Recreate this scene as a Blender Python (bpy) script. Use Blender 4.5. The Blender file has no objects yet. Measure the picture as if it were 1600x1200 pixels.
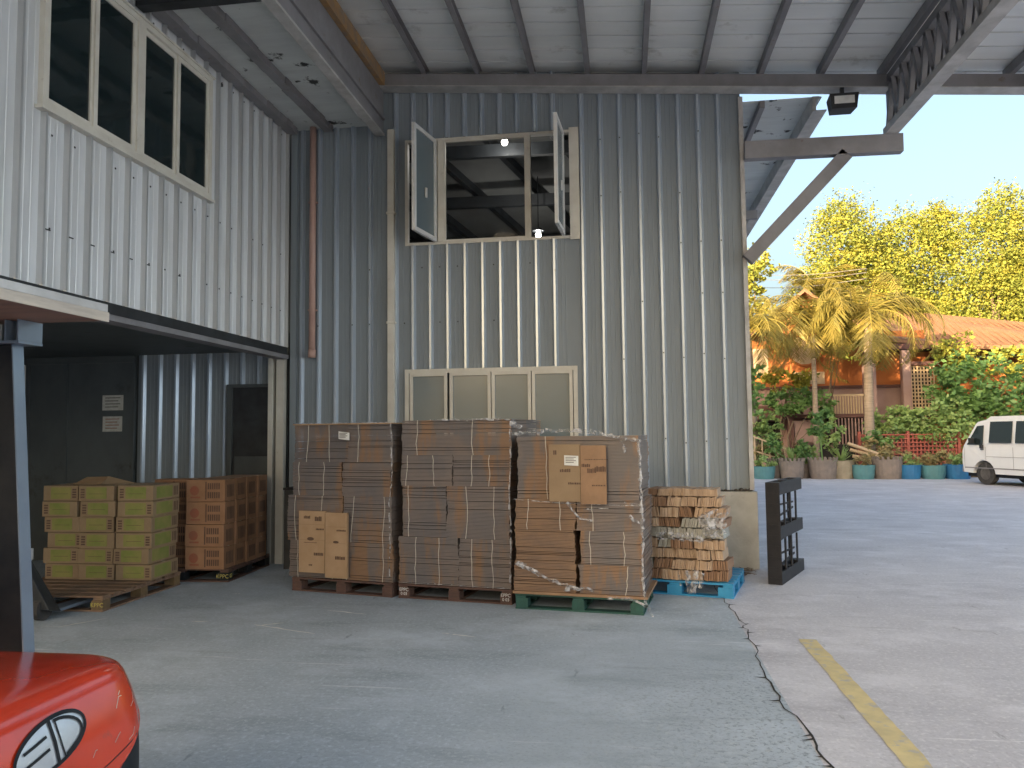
import bpy, bmesh, math, random
from mathutils import Vector, Matrix
from mathutils.bvhtree import BVHTree
R = math.radians
random.seed(7)
sc = bpy.context.scene
col = sc.collection

# ------------------------------------------------------------------ camera
cam_d = bpy.data.cameras.new("camera"); cam = bpy.data.objects.new("camera", cam_d); col.objects.link(cam)
cam_d.sensor_width = 36; cam_d.lens = 27.135; cam_d.clip_start = 0.05; cam_d.clip_end = 2000
r_ = Vector((0.98938018, 0.14493304, -0.01101271)); u_ = Vector((0.02024049, -0.06234957, 0.99784911)); f_ = Vector((-0.14393467, 0.98747503, 0.06462094))
m = Matrix((r_, u_, -f_)).transposed().to_4x4(); m.translation = Vector((0, 0, 1.6))
cam.matrix_world = m
sc.camera = cam
# ------------------------------------------------------------------ light
SUN_EL, SUN_AZ = 11.0, 35.0      # low sun behind the camera, slightly to its left
sun_d = bpy.data.lights.new("sun", 'SUN'); sun = bpy.data.objects.new("sun", sun_d); col.objects.link(sun)
sun_d.energy = 4.6; sun_d.angle = R(0.5); sun_d.color = (1.0, 0.74, 0.42)
dirv = Vector((math.sin(R(SUN_AZ)) * math.cos(R(SUN_EL)), math.cos(R(SUN_AZ)) * math.cos(R(SUN_EL)), -math.sin(R(SUN_EL))))
sun.rotation_euler = dirv.to_track_quat('-Z', 'Y').to_euler()
wd = bpy.data.worlds.new("World"); sc.world = wd; wd.use_nodes = True
nt = wd.node_tree; nt.nodes.clear()
sky = nt.nodes.new("ShaderNodeTexSky"); sky.sky_type = 'NISHITA'; sky.sun_disc = False
sky.sun_elevation = R(SUN_EL); sky.sun_rotation = R(180 + SUN_AZ)
sky.air_density = 1.0; sky.dust_density = 9.0; sky.ozone_density = 1.0
bg = nt.nodes.new("ShaderNodeBackground"); bg.inputs[1].default_value = 0.15
wo = nt.nodes.new("ShaderNodeOutputWorld"); nt.links.new(sky.outputs[0], bg.inputs[0]); nt.links.new(bg.outputs[0], wo.inputs[0])
sc.view_settings.view_transform = 'Standard'; sc.view_settings.look = 'None'
sc.view_settings.exposure = 2.02; sc.view_settings.gamma = 1.0
try:
    sc.cycles.max_bounces = 10; sc.cycles.diffuse_bounces = 6; sc.cycles.transparent_max_bounces = 12
except Exception: pass

# ------------------------------------------------------------------ materials
def hexc(r, g, b): return (r, g, b, 1)
def mat(name, c, rough=0.6, metal=0.0, c2=None, scale=3.0, stretch=(1, 1, 1), lo=0.35, hi=0.65, bump=0.0, bscale=20.0, bstretch=(1, 1, 1), spec=0.5,
        spots=None, sscale=6.0, slo=0.62, shi=0.7, sstretch=(1, 1, 1), coat=0.0, transl=0.0, emis=0.0, rvar=0.0, detail=5.0, rnd=True):
    M = bpy.data.materials.new(name); M.use_nodes = True
    t = M.node_tree; N = t.nodes; L = t.links
    b = N["Principled BSDF"]; b.inputs["Roughness"].default_value = rough; b.inputs["Metallic"].default_value = metal
    b.inputs["Specular IOR Level"].default_value = spec
    if coat: b.inputs["Coat Weight"].default_value = coat; b.inputs["Coat Roughness"].default_value = 0.15
    b.inputs["Base Color"].default_value = (*c, 1)
    tc = N.new("ShaderNodeTexCoord")
    oi = N.new("ShaderNodeObjectInfo"); mu = N.new("ShaderNodeMath"); mu.operation = 'MULTIPLY'; mu.inputs[1].default_value = 40; L.new(oi.outputs["Random"], mu.inputs[0])
    va = N.new("ShaderNodeVectorMath"); va.operation = 'ADD'; L.new(tc.outputs["Object"], va.inputs[0]); L.new(mu.outputs[0], va.inputs[1])
    def noise(sc_, st, det=detail):
        mp = N.new("ShaderNodeMapping"); mp.inputs["Scale"].default_value = st; L.new(va.outputs[0] if rnd else tc.outputs["Object"], mp.inputs[0])
        n = N.new("ShaderNodeTexNoise"); n.inputs["Scale"].default_value = sc_; n.inputs["Detail"].default_value = det; n.inputs["Roughness"].default_value = 0.62
        L.new(mp.outputs[0], n.inputs[0]); return n
    def ramp(src, a, bb):
        mr = N.new("ShaderNodeMapRange"); mr.inputs[1].default_value = a; mr.inputs[2].default_value = bb; L.new(src, mr.inputs[0]); return mr.outputs[0]
    cur = None
    if c2 is not None:
        n = noise(scale, stretch); mx = N.new("ShaderNodeMix"); mx.data_type = 'RGBA'
        mx.inputs[6].default_value = (*c, 1); mx.inputs[7].default_value = (*c2, 1); L.new(ramp(n.outputs[0], lo, hi), mx.inputs[0]); cur = mx.outputs[2]
    if spots is not None:
        n = noise(sscale, sstretch, 8); mx = N.new("ShaderNodeMix"); mx.data_type = 'RGBA'
        mx.inputs[6].default_value = (*c, 1)
        if cur: L.new(cur, mx.inputs[6])
        mx.inputs[7].default_value = (*spots, 1); L.new(ramp(n.outputs[0], slo, shi), mx.inputs[0]); cur = mx.outputs[2]
    if cur: L.new(cur, b.inputs["Base Color"])
    if rvar:
        n = noise(scale * 2.3, stretch); mr = N.new("ShaderNodeMapRange"); mr.inputs[1].default_value = .3; mr.inputs[2].default_value = .7
        mr.inputs[3].default_value = max(rough - rvar, .05); mr.inputs[4].default_value = min(rough + rvar, 1); L.new(n.outputs[0], mr.inputs[0]); L.new(mr.outputs[0], b.inputs["Roughness"])
    if bump:
        n = noise(bscale, bstretch); bp = N.new("ShaderNodeBump"); bp.inputs["Strength"].default_value = 1.0; bp.inputs["Distance"].default_value = bump
        L.new(n.outputs[0], bp.inputs["Height"]); L.new(bp.outputs[0], b.inputs["Normal"])
    if transl:
        tr = N.new("ShaderNodeBsdfTranslucent"); ms = N.new("ShaderNodeMixShader"); ms.inputs[0].default_value = transl
        tr.inputs[0].default_value = (*c, 1)
        if cur: L.new(cur, tr.inputs[0])
        L.new(b.outputs[0], ms.inputs[1]); L.new(tr.outputs[0], ms.inputs[2]); L.new(ms.outputs[0], N["Material Output"].inputs[0])
    if emis:
        b.inputs["Emission Color"].default_value = (1, .95, .85, 1); b.inputs["Emission Strength"].default_value = emis
    return M
def glass_mat(name, c, rough=0.05, tr=0.0):
    M = bpy.data.materials.new(name); M.use_nodes = True; t = M.node_tree; N = t.nodes; L = t.links
    b = N["Principled BSDF"]; b.inputs["Base Color"].default_value = (*c, 1); b.inputs["Roughness"].default_value = rough
    tc = N.new("ShaderNodeTexCoord"); n = N.new("ShaderNodeTexNoise"); n.inputs["Scale"].default_value = 2.0; L.new(tc.outputs["Object"], n.inputs[0])
    bp = N.new("ShaderNodeBump"); bp.inputs["Distance"].default_value = 0.004; L.new(n.outputs[0], bp.inputs["Height"]); L.new(bp.outputs[0], b.inputs["Normal"])
    if tr:
        tb = N.new("ShaderNodeBsdfTransparent"); ms = N.new("ShaderNodeMixShader"); ms.inputs[0].default_value = tr
        L.new(b.outputs[0], ms.inputs[1]); L.new(tb.outputs[0], ms.inputs[2]); L.new(ms.outputs[0], N["Material Output"].inputs[0])
    return M
def film_mat(*a, **k):
    m_ = mat(*a, **k); t = m_.node_tree; N = t.nodes; L = t.links; b = N["Principled BSDF"]
    tb = N.new("ShaderNodeBsdfTransparent"); ms = N.new("ShaderNodeMixShader"); tc = N.new("ShaderNodeTexCoord"); n = N.new("ShaderNodeTexNoise"); n.inputs["Scale"].default_value = 22; n.inputs["Detail"].default_value = 4
    L.new(tc.outputs["Object"], n.inputs[0]); mr = N.new("ShaderNodeMapRange"); mr.inputs[1].default_value = .38; mr.inputs[2].default_value = .6; mr.inputs[3].default_value = .15; mr.inputs[4].default_value = .92; L.new(n.outputs[0], mr.inputs[0])
    L.new(mr.outputs[0], ms.inputs[0]); L.new(b.outputs[0], ms.inputs[1]); L.new(tb.outputs[0], ms.inputs[2]); L.new(ms.outputs[0], N["Material Output"].inputs[0]); return m_
M = {}
M['rib'] = mat('highlight_rib', (.46, .52, .60), .28, .5, c2=(.40, .46, .53), scale=1.2, stretch=(3, 3, .6), spots=(.3, .3, .3), sscale=7, slo=.68, shi=.84)  # paler, glossier copy of the grey sheet: rib highlights put into the colour
M['ribw'] = mat('white_rib', (.50, .51, .52), .35, .5, c2=(.44, .45, .46), scale=1.2, stretch=(3, 3, .6))  # greyer, shinier copy of the white sheet: rib contrast put into the colour
M['clad'] = mat('grey_cladding', (.235, .27, .30), .5, 0, spec=.3, c2=(.20, .232, .26), scale=1.2, stretch=(3, 3, .35), bump=.0022, bscale=1.6, bstretch=(2.5, 2.5, .5), spots=(.16, .17, .18), sscale=7, slo=.66, shi=.84, sstretch=(3, 3, .25), rvar=.06)
M['cladw'] = mat('white_cladding', (.72, .74, .77), .38, .3, c2=(.60, .61, .62), scale=1.5, stretch=(1, 2, .3), bump=.003, bscale=2, bstretch=(1, 2.5, .5), spots=(.30, .29, .27), sscale=5, slo=.66, shi=.82, sstretch=(1, 3, .3), rvar=.08)
M['bounceblue'] = mat('bounce_blue', (.38, .56, .92), .5, c2=(.35, .53, .88), scale=1)  # blue picked to neutralise the warm sunlight this wall bounces
M['plinth'] = mat('plinth_concrete', (.50, .50, .47), .85, c2=(.36, .35, .32), scale=2.5, bump=.004, bscale=30, spots=(.2, .17, .13), sscale=4, slo=.62, shi=.8)
M['sheet'] = mat('roof_sheet', (.78, .80, .80), .5, .0, c2=(.68, .70, .70), scale=.8, stretch=(.4, 3, 1), spots=(.26, .25, .22), sscale=2.2, slo=.6, shi=.8, rvar=.1)
M['soffit'] = mat('soffit_sheet', (.62, .65, .64), .6, .05, c2=(.52, .54, .54), scale=2, stretch=(.5, 3, 1), spots=(.02, .02, .018), sscale=3.4, slo=.60, shi=.64)
M['steel'] = mat('brown_grey_steel', (.25, .245, .26), .6, .1, c2=(.19, .185, .195), scale=3, bump=.002, bscale=15, spots=(.14, .07, .035), sscale=5, slo=.64, shi=.75)
M['steell'] = mat('light_steel', (.50, .49, .48), .55, .1, c2=(.33, .32, .31), scale=4, spots=(.2, .13, .09), sscale=6, slo=.66, shi=.78)
M['rust'] = mat('rusty_steel', (.34, .19, .07), .8, 0, c2=(.20, .15, .11), scale=6, bump=.003, bscale=30)
M['cream'] = mat('cream_frame', (.62, .60, .54), .5, c2=(.54, .51, .45), scale=4, spots=(.25, .2, .15), sscale=8, slo=.66, shi=.8)
M['white'] = mat('white_frame', (.72, .72, .71), .45, c2=(.6, .6, .58), scale=5)
M['pink'] = mat('pink_pipe', (.50, .33, .28), .55, c2=(.42, .27, .23), scale=4)
M['dark'] = mat('dark_metal', (.035, .04, .045), .5, .2, c2=(.02, .022, .025), scale=5)
M['door'] = mat('dark_door', (.10, .115, .12), .55, .2, c2=(.07, .08, .085), scale=1.5, stretch=(1, 1, .5), spots=(.05, .045, .04), sscale=3, slo=.6, shi=.75)
M['gdark'] = glass_mat('dark_glass', (.012, .02, .022), .06)
M['ggrey'] = glass_mat('grey_glass', (.15, .19, .21), .22)
M['gclear'] = glass_mat('clear_glass', (.02, .025, .03), .05, .82)
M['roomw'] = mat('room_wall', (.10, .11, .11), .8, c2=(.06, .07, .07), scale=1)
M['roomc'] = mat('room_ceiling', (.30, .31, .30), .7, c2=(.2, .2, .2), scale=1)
M['lamp'] = mat('lamp_glow', (1, 1, 1), .5, emis=9)
M['paper'] = mat('notice_paper', (.55, .55, .52), .8, c2=(.45, .44, .40), scale=20)
M['ink'] = mat('dark_ink', (.05, .045, .04), .8, c2=(.08, .07, .06), scale=30)
M['card'] = mat('cardboard', (.33, .20, .115), .8, c2=(.25, .15, .085), scale=5, stretch=(1, 1, .8), bump=.0015, bscale=60, bstretch=(.3, .3, 3))
M['cardfilm'] = mat('film_wrapped_cardboard', (.20, .155, .13), .5, c2=(.15, .13, .125), scale=1.9, stretch=(1.6, 1.6, 1.2), lo=.38, hi=.58, bump=.003, bscale=9, bstretch=(1, 1, 3), coat=.4, spots=(.25, .145, .08), sscale=1.6, slo=.52, shi=.60, sstretch=(2.5, 2.5, .5))
M['cardfilm2'] = mat('bare_cardboard_under_film', (.27, .16, .09), .6, c2=(.19, .12, .08), scale=3, stretch=(1.5, 1.5, 3), coat=.25, bump=.002, bscale=12, bstretch=(1, 1, 4))
M['cardlight'] = mat('light_cardboard', (.44, .29, .17), .75, c2=(.38, .24, .13), scale=5, coat=.15)
M['cardend'] = mat('cut_cardboard', (.50, .37, .26), .85, c2=(.34, .235, .16), scale=4, stretch=(6, 1, 1), bump=.002, bscale=40, bstretch=(4, 1, 1))
M['cardend2'] = mat('brown_cut_cardboard', (.30, .18, .11), .85, c2=(.22, .13, .08), scale=5, stretch=(6, 1, 1))
M['cardend3'] = mat('grey_cut_cardboard', (.40, .40, .36), .7, c2=(.26, .25, .22), scale=5, stretch=(6, 1, 1))
M['carton'] = mat('carton_board', (.30, .21, .125), .8, c2=(.25, .17, .10), scale=4)
M['green'] = mat('green_print', (.19, .22, .05), .8, c2=(.28, .25, .08), scale=5)
M['cartono'] = mat('orange_carton_board', (.32, .17, .095), .8, c2=(.26, .135, .07), scale=4)
M['redp'] = mat('red_print', (.30, .09, .05), .8, c2=(.24, .10, .06), scale=9)
M['brownp'] = mat('brown_print', (.13, .075, .05), .8, c2=(.09, .05, .035), scale=9)
M['strap'] = mat('white_strap', (.62, .58, .50), .6, c2=(.5, .46, .4), scale=20)
M['film'] = film_mat('stretch_film', (.62, .62, .64), .25, c2=(.42, .42, .44), scale=14, bump=.006, bscale=40, coat=.5)
#
M['label'] = mat('paper_label', (.75, .75, .72), .7, c2=(.66, .66, .63), scale=15)
M['palletr'] = mat('red_brown_pallet', (.14, .075, .055), .8, c2=(.085, .05, .04), scale=6, stretch=(1, 6, 6), bump=.002, bscale=40)
M['palletw'] = mat('brown_wood_pallet', (.26, .16, .10), .8, c2=(.15, .095, .065), scale=5, stretch=(1, 6, 6), bump=.002, bscale=40)
M['palletg'] = mat('green_pallet', (.025, .095, .075), .7, c2=(.018, .06, .05), scale=6, bump=.002, bscale=40)
M['palletb'] = mat('blue_pallet', (.025, .27, .50), .45, c2=(.02, .20, .40), scale=5)
M['palletk'] = mat('black_pallet', (.012, .013, .017), .55, spec=.3, c2=(.02, .02, .024), scale=10)
M['blockw'] = mat('stencilled_block', (.20, .13, .06), .85, c2=(.12, .08, .045), scale=9)
M['yel'] = mat('yellow_letter_paint', (.55, .48, .12), .8, c2=(.4, .33, .1), scale=20)
M['red'] = mat('forklift_red', (.62, .045, .012), .22, c2=(.52, .035, .01), scale=3, coat=.6, spots=(.30, .06, .035), sscale=9, slo=.66, shi=.76, bump=.0006, bscale=5)
M['blackp'] = mat('black_plastic', (.010, .012, .016), .5, spec=.2, c2=(.02, .022, .025), scale=8)
M['pillar'] = mat('blue_grey_lit_face', (.20, .25, .31), .3, .3, c2=(.16, .2, .26), scale=3)  # pillar's lit side put into the colour; forks and bracket share it
M['guard'] = mat('brown_board', (.22, .12, .08), .7, c2=(.15, .085, .06), scale=3, stretch=(1, 5, 1))
M['guardt'] = mat('pale_wood_edge', (.55, .48, .40), .6, c2=(.4, .35, .3), scale=4, stretch=(1, 1, 8))
M['silver'] = mat('silver_emblem', (.60, .62, .66), .3, .5, c2=(.5, .52, .56), scale=8)
M['concrete'] = None
M['paint'] = mat('yellow_line_paint', (.66, .55, .28), .8, c2=(.52, .44, .24), scale=6, spots=(.42, .40, .36), sscale=11, slo=.54, shi=.66)
M['oil'] = film_mat('oil_stain', (.13, .145, .155), .6, c2=(.2, .215, .23), scale=9)
M['crack'] = mat('crack_dark', (.02, .02, .02), .95, c2=(.04, .035, .03), scale=10)
M['vanw'] = mat('van_white', (.72, .74, .76), .3, c2=(.66, .68, .7), scale=1.5, coat=.4)
M['tyre'] = mat('tyre_rubber', (.03, .03, .032), .8, c2=(.06, .055, .05), scale=6)
M['rim'] = mat('wheel_rim', (.16, .15, .14), .5, .4, c2=(.1, .09, .08), scale=5)
M['pott'] = mat('teal_pot', (.10, .26, .28), .5, c2=(.08, .20, .22), scale=3)
M['potb'] = mat('blue_pot', (.03, .19, .40), .5, c2=(.03, .14, .3), scale=3)
M['potg'] = mat('grey_tyre_pot', (.27, .22, .19), .85, c2=(.2, .17, .15), scale=5, bump=.01, bscale=9)
M['pott2'] = mat('tan_stone', (.38, .32, .23), .85, c2=(.28, .24, .17), scale=4, bump=.01, bscale=9)
M['soil'] = mat('soil', (.08, .055, .035), .95, c2=(.12, .09, .05), scale=4)
M['bark'] = mat('bark', (.22, .17, .12), .9, c2=(.14, .10, .07), scale=6, bump=.01, bscale=12)
M['palmb'] = mat('palm_trunk', (.36, .29, .23), .85, c2=(.25, .2, .15), scale=3, stretch=(1, 1, 8), bump=.01, bscale=6, bstretch=(1, 1, 5))
M['leafy'] = mat('yellow_green_leaf', (.38, .37, .07), .6, spec=.15, c2=(.21, .26, .06), scale=1.5, lo=.42, hi=.57, transl=.3, spots=(.07, .09, .02), sscale=2.2, slo=.56, shi=.66)  # darker noise spots put clump shading into the leaf colour
M['leafd'] = mat('olive_leaf', (.32, .31, .07), .6, spec=.2, c2=(.12, .16, .04), scale=1.5, lo=.42, hi=.57, transl=.25, spots=(.05, .07, .02), sscale=2.5, slo=.54, shi=.64)  # dark spots likewise paint shading among the leaf clumps
M['leafp'] = mat('palm_leaf', (.34, .27, .06), .5, c2=(.20, .19, .05), scale=1.2, transl=.3)
M['leafg'] = mat('bush_leaf', (.20, .35, .11), .5, c2=(.12, .24, .08), scale=1.5, lo=.4, hi=.6, transl=.3)
M['leafl'] = mat('light_leaf', (.36, .48, .17), .5, c2=(.20, .33, .11), scale=2.5, transl=.3)
M['leafr'] = mat('dry_leaf', (.34, .25, .12), .7, c2=(.25, .24, .1), scale=3, transl=.2)
M['brick'] = mat('orange_wall', (.50, .165, .045), .85, c2=(.40, .13, .04), scale=1.5, bump=.01, bscale=10)
M['mauve'] = mat('mauve_wall', (.38, .26, .25), .85, c2=(.30, .20, .19), scale=1.2)
M['maroon'] = mat('maroon_timber', (.14, .065, .06), .8, c2=(.10, .05, .045), scale=2)
M['tile'] = mat('clay_roof', (.27, .145, .085), .85, c2=(.21, .11, .065), scale=1.5, bump=.02, bscale=8, bstretch=(4, 1, 1))
M['pale'] = mat('pale_plaster', (.55, .42, .28), .8, c2=(.48, .36, .24), scale=2)
M['hole'] = mat('dark_shade', (.02, .018, .018), .9, c2=(.03, .028, .026), scale=2)  # near-black put in for the shade inside openings and under the eaves
M['latt'] = mat('red_lattice_paint', (.34, .09, .07), .8, c2=(.28, .08, .06), scale=4)

def concrete(name, base, alt, dark, pits):
    Mx = mat(name, base, .8, c2=alt, scale=.9, lo=.32, hi=.66, bump=.003, bscale=26, spots=dark, sscale=1.5, slo=.53, shi=.75, sstretch=(.5, 1.6, 1), rvar=.14, detail=9, rnd=False)
    t = Mx.node_tree; N = t.nodes; L = t.links; b = N["Principled BSDF"]
    tc = [n for n in N if n.type == 'TEX_COORD'][0]
    src = b.inputs["Base Color"].links[0].from_socket
    def layer(src, scale, st, lo, hi, c, amt=1.0, rot=0, det=6, mask=None):
        mp = N.new("ShaderNodeMapping"); mp.inputs["Scale"].default_value = st; mp.inputs["Rotation"].default_value = (0, 0, rot); L.new(tc.outputs["Object"], mp.inputs[0])
        n = N.new("ShaderNodeTexNoise"); n.inputs["Scale"].default_value = scale; n.inputs["Detail"].default_value = det; n.inputs["Roughness"].default_value = .7
        L.new(mp.outputs[0], n.inputs[0]); mr = N.new("ShaderNodeMapRange"); mr.inputs[1].default_value = lo; mr.inputs[2].default_value = hi; mr.inputs[4].default_value = amt
        L.new(n.outputs[0], mr.inputs[0]); fac = mr.outputs[0]
        if mask is not None:
            mm = N.new("ShaderNodeMath"); mm.operation = 'MULTIPLY'; L.new(fac, mm.inputs[0]); L.new(mask, mm.inputs[1]); fac = mm.outputs[0]
        mx = N.new("ShaderNodeMix"); mx.data_type = 'RGBA'; L.new(src, mx.inputs[6]); mx.inputs[7].default_value = (*c, 1); L.new(fac, mx.inputs[0]); return mx.outputs[2]
    src = layer(src, 45, (1, 1, 1), .5, .72, tuple(x * .55 for x in base), .55, det=3)          # fine grit
    src = layer(src, 30, (1, 1, 1), .52, .7, tuple(min(x * 1.5, .8) for x in base), .45, det=3)
    src = layer(src, 2.6, (.25, 2.6, 1), .60, .72, tuple(x * .5 for x in base), .6, rot=.5)      # scuffs and drag marks
    src = layer(src, 1.1, (1, 1.4, 1), .5, .68, tuple(min(x * 1.35, .8) for x in base), .5, rot=.9)
    src = layer(src, 3.1, (.12, 4.5, 1), .64, .69, tuple(min(x * 2.0, .85) for x in base), .6, rot=-.35)
    src = layer(src, 7.0, (1, .25, 1), .64, .70, tuple(x * .4 for x in base), .6, rot=.2)
    if pits:
        sp = N.new("ShaderNodeSeparateXYZ"); L.new(tc.outputs["Object"], sp.inputs[0])
        mr = N.new("ShaderNodeMapRange"); mr.inputs[1].default_value = -1.0; mr.inputs[2].default_value = .75; L.new(sp.outputs[0], mr.inputs[0])
        m2 = N.new("ShaderNodeMapRange"); m2.inputs[1].default_value = 6.8; m2.inputs[2].default_value = 5.0; L.new(sp.outputs[1], m2.inputs[0])
        mm = N.new("ShaderNodeMath"); mm.operation = 'MULTIPLY'; L.new(mr.outputs[0], mm.inputs[0]); L.new(m2.outputs[0], mm.inputs[1])
        src = layer(src, 30, (1, 1, 1), .53, .6, (.09, .10, .11), .6, det=5, mask=mm.outputs[0])
        src = layer(src, 22, (1, 1, 1), .55, .62, (.55, .6, .62), .35, det=5, mask=mm.outputs[0], rot=1.)
    L.new(src, b.inputs["Base Color"])
    return Mx
M['apron'] = concrete('apron_concrete', (.43, .49, .55), (.34, .395, .445), (.26, .305, .345), True)
M['yardc'] = concrete('yard_concrete', (.55, .55, .585), (.45, .45, .49), (.36, .36, .40), False)

# ------------------------------------------------------------------ mesh helpers
class MB:
    def __init__(s): s.v = []; s.f = []; s.mi = []
    def quad(s, a, b, c, d, mi=0):
        n = len(s.v); s.v += [tuple(a), tuple(b), tuple(c), tuple(d)]; s.f.append((n, n + 1, n + 2, n + 3)); s.mi.append(mi)
    def tri(s, a, b, c, mi=0):
        n = len(s.v); s.v += [tuple(a), tuple(b), tuple(c)]; s.f.append((n, n + 1, n + 2)); s.mi.append(mi)
    def hexa(s, p, mi=0):
        n = len(s.v); s.v += [tuple(q) for q in p]
        for q in ((0, 3, 2, 1), (4, 5, 6, 7), (0, 1, 5, 4), (1, 2, 6, 5), (2, 3, 7, 6), (3, 0, 4, 7)): s.f.append(tuple(n + i for i in q)); s.mi.append(mi)
    def box(s, x0, x1, y0, y1, z0, z1, mi=0):
        s.hexa([(x0, y0, z0), (x1, y0, z0), (x1, y1, z0), (x0, y1, z0), (x0, y0, z1), (x1, y0, z1), (x1, y1, z1), (x0, y1, z1)], mi)
    def bar(s, a, b, w, h, up=(0, 0, 1), mi=0):       # rectangular bar from a to b
        a = Vector(a); b = Vector(b); d = (b - a).normalized(); up = Vector(up)
        if abs(d.dot(up)) > .98: up = Vector((0, 1, 0))
        sd = d.cross(up).normalized() * w / 2; u = sd.cross(d).normalized() * h / 2
        s.hexa([a - sd - u, a + sd - u, b + sd - u, b - sd - u, a - sd + u, a + sd + u, b + sd + u, b - sd + u], mi)
    def tube(s, pts, rad, n=8, mi=0, cap=True):
        pts = [Vector(p) for p in pts]; rad = rad if isinstance(rad, (list, tuple)) else [rad] * len(pts); rings = []
        for i, p in enumerate(pts):
            d = (pts[min(i + 1, len(pts) - 1)] - pts[max(i - 1, 0)]).normalized()
            a = d.cross(Vector((0, 0, 1)) if abs(d.z) < .9 else Vector((1, 0, 0))).normalized(); b = d.cross(a)
            k = len(s.v); rings.append(k)
            for j in range(n):
                t = 2 * math.pi * j / n; s.v.append(tuple(p + (a * math.cos(t) + b * math.sin(t)) * rad[i]))
        for i in range(len(rings) - 1):
            for j in range(n):
                s.f.append((rings[i] + j, rings[i] + (j + 1) % n, rings[i + 1] + (j + 1) % n, rings[i + 1] + j)); s.mi.append(mi)
        if cap:
            s.f.append(tuple(rings[0] + j for j in range(n))[::-1]); s.mi.append(mi)
            s.f.append(tuple(rings[-1] + j for j in range(n))); s.mi.append(mi)
    def lathe(s, prof, n=20, c=(0, 0), mi=0, wob=None):
        rings = []
        for r, z in prof:
            rings.append(len(s.v))
            for j in range(n):
                t = 2 * math.pi * j / n; s.v.append((c[0] + r * math.cos(t), c[1] + r * math.sin(t), z))
        for i in range(len(rings) - 1):
            for j in range(n):
                s.f.append((rings[i] + j, rings[i] + (j + 1) % n, rings[i + 1] + (j + 1) % n, rings[i + 1] + j)); s.mi.append(mi)
    def build(s, name, mats, parent=None, loc=None, rz=0, smooth=False, bevel=0):
        me = bpy.data.meshes.new(name); me.from_pydata(s.v, [], s.f)
        if not isinstance(mats, (list, tuple)): mats = [mats]
        for q in mats: me.materials.append(q)
        me.polygons.foreach_set('material_index', s.mi)
        if smooth: me.polygons.foreach_set('use_smooth', [True] * len(s.f))
        me.update(); o = bpy.data.objects.new(name, me); col.objects.link(o)
        if parent: o.parent = parent
        if loc: o.location = loc
        o.rotation_euler.z = rz
        if bevel:
            b = o.modifiers.new('bevel', 'BEVEL'); b.width = bevel; b.segments = 2; b.limit_method = 'ANGLE'
        return o
def empty(name, label, cat, loc=(0, 0, 0), rz=0, group=None):
    o = bpy.data.objects.new(name, None); col.objects.link(o); o.location = loc; o.rotation_euler.z = rz; o.empty_display_size = .1
    o['label'] = label; o['category'] = cat
    if group: o['group'] = group
    return o
def tag(o, label, cat, group=None):
    o['label'] = label; o['category'] = cat
    if group: o['group'] = group
    return o
def struct(o): o['kind'] = 'structure'; return o
def boxpart(name, mm, parent, *b, bevel=0):
    q = MB(); q.box(*b); return q.build(name, mm, parent, bevel=bevel)
def text_mesh(name, s, size, mm, parent, mw, extrude=.001):
    c = bpy.data.curves.new(name, 'FONT'); c.body = s; c.size = size; c.extrude = extrude; c.align_x = 'CENTER'; c.align_y = 'CENTER'
    t = bpy.data.objects.new(name, c); col.objects.link(t)
    bpy.context.view_layer.update()
    me = bpy.data.meshes.new_from_object(t.evaluated_get(bpy.context.evaluated_depsgraph_get()))
    bpy.data.objects.remove(t); bpy.data.curves.remove(c)
    me.materials.clear(); me.materials.append(mm); me.name = name
    o = bpy.data.objects.new(name, me); col.objects.link(o); o.parent = parent; o.matrix_local = mw
    return o
def face_y(x, y, z, tilt=0): return Matrix.Translation((x, y, z)) @ Matrix.Rotation(R(90), 4, 'X') @ Matrix.Rotation(tilt, 4, 'Z')

# ------------------------------------------------------------------ ground (structure)
g = MB(); g.quad((-300, -200, -.05), (300, -200, -.05), (300, 600, -.05), (-300, 600, -.05)); struct(g.build('ground', M['soil']))
JX = .91
jpts = []
yy = -6.0
rj = random.Random(3)
while yy < 8.6: jpts.append((JX + rj.uniform(-.022, .022) + .03 * math.sin(yy * 2.1), yy)); yy += rj.uniform(.05, .16)
g = MB()
g.quad((-30, -20, 0), (JX, -20, 0), (JX, 9.6, 0), (-30, 9.6, 0)); struct(g.build('loading_apron', M['apron']))
g = MB()
g.quad((JX, -20, 0), (60, -20, 0), (60, 27.6, 0), (JX, 27.6, 0)); g.quad((1.45, 9.6, -.004), (1.46, 9.6, -.004), (1.46, 27.6, -.004), (1.45, 27.6, -.004))
struct(g.build('yard', M['yardc']))
g = MB()
for i in range(len(jpts) - 1):
    (xa, ya), (xb, yb) = jpts[i], jpts[i + 1]; near = max(0, 1 - (ya - 3.5) / 5)
    w0 = .003 + .006 * near * rj.random(); w1 = .004 + .008 * near
    if i == 0: pw = w0
    g.quad((xa - pw, ya, .004), (xa + pw, ya, .004), (xb + w0, yb, .004), (xb - w0, yb, .004)); pw = w0
    if rj.random() < .25:
        s = rj.choice((-1, 1)); L_ = rj.uniform(.03, .09)
        g.tri((xa, ya - .01, .0045), (xa + s * L_, ya + rj.uniform(-.03, .03), .0045), (xa, ya + .015, .0045))
struct(g.build('crack', M['crack']))
g = MB(); n = 26
for i in range(n):
    y0 = 3.98 + 2.32 * i / n; y1 = 3.98 + 2.32 * (i + 1) / n; j = lambda: rj.uniform(-.006, .006)
    if i == 0: e0 = (1.275 + j(), 1.41 + j())
    e1 = (1.285 + j(), 1.415 + j())
    g.quad((e0[0], y0, .004), (e0[1], y0, .004), (e1[1], y1, .004), (e1[0], y1, .004)); e0 = e1
struct(g.build('road_marking', M['paint']))

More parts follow.
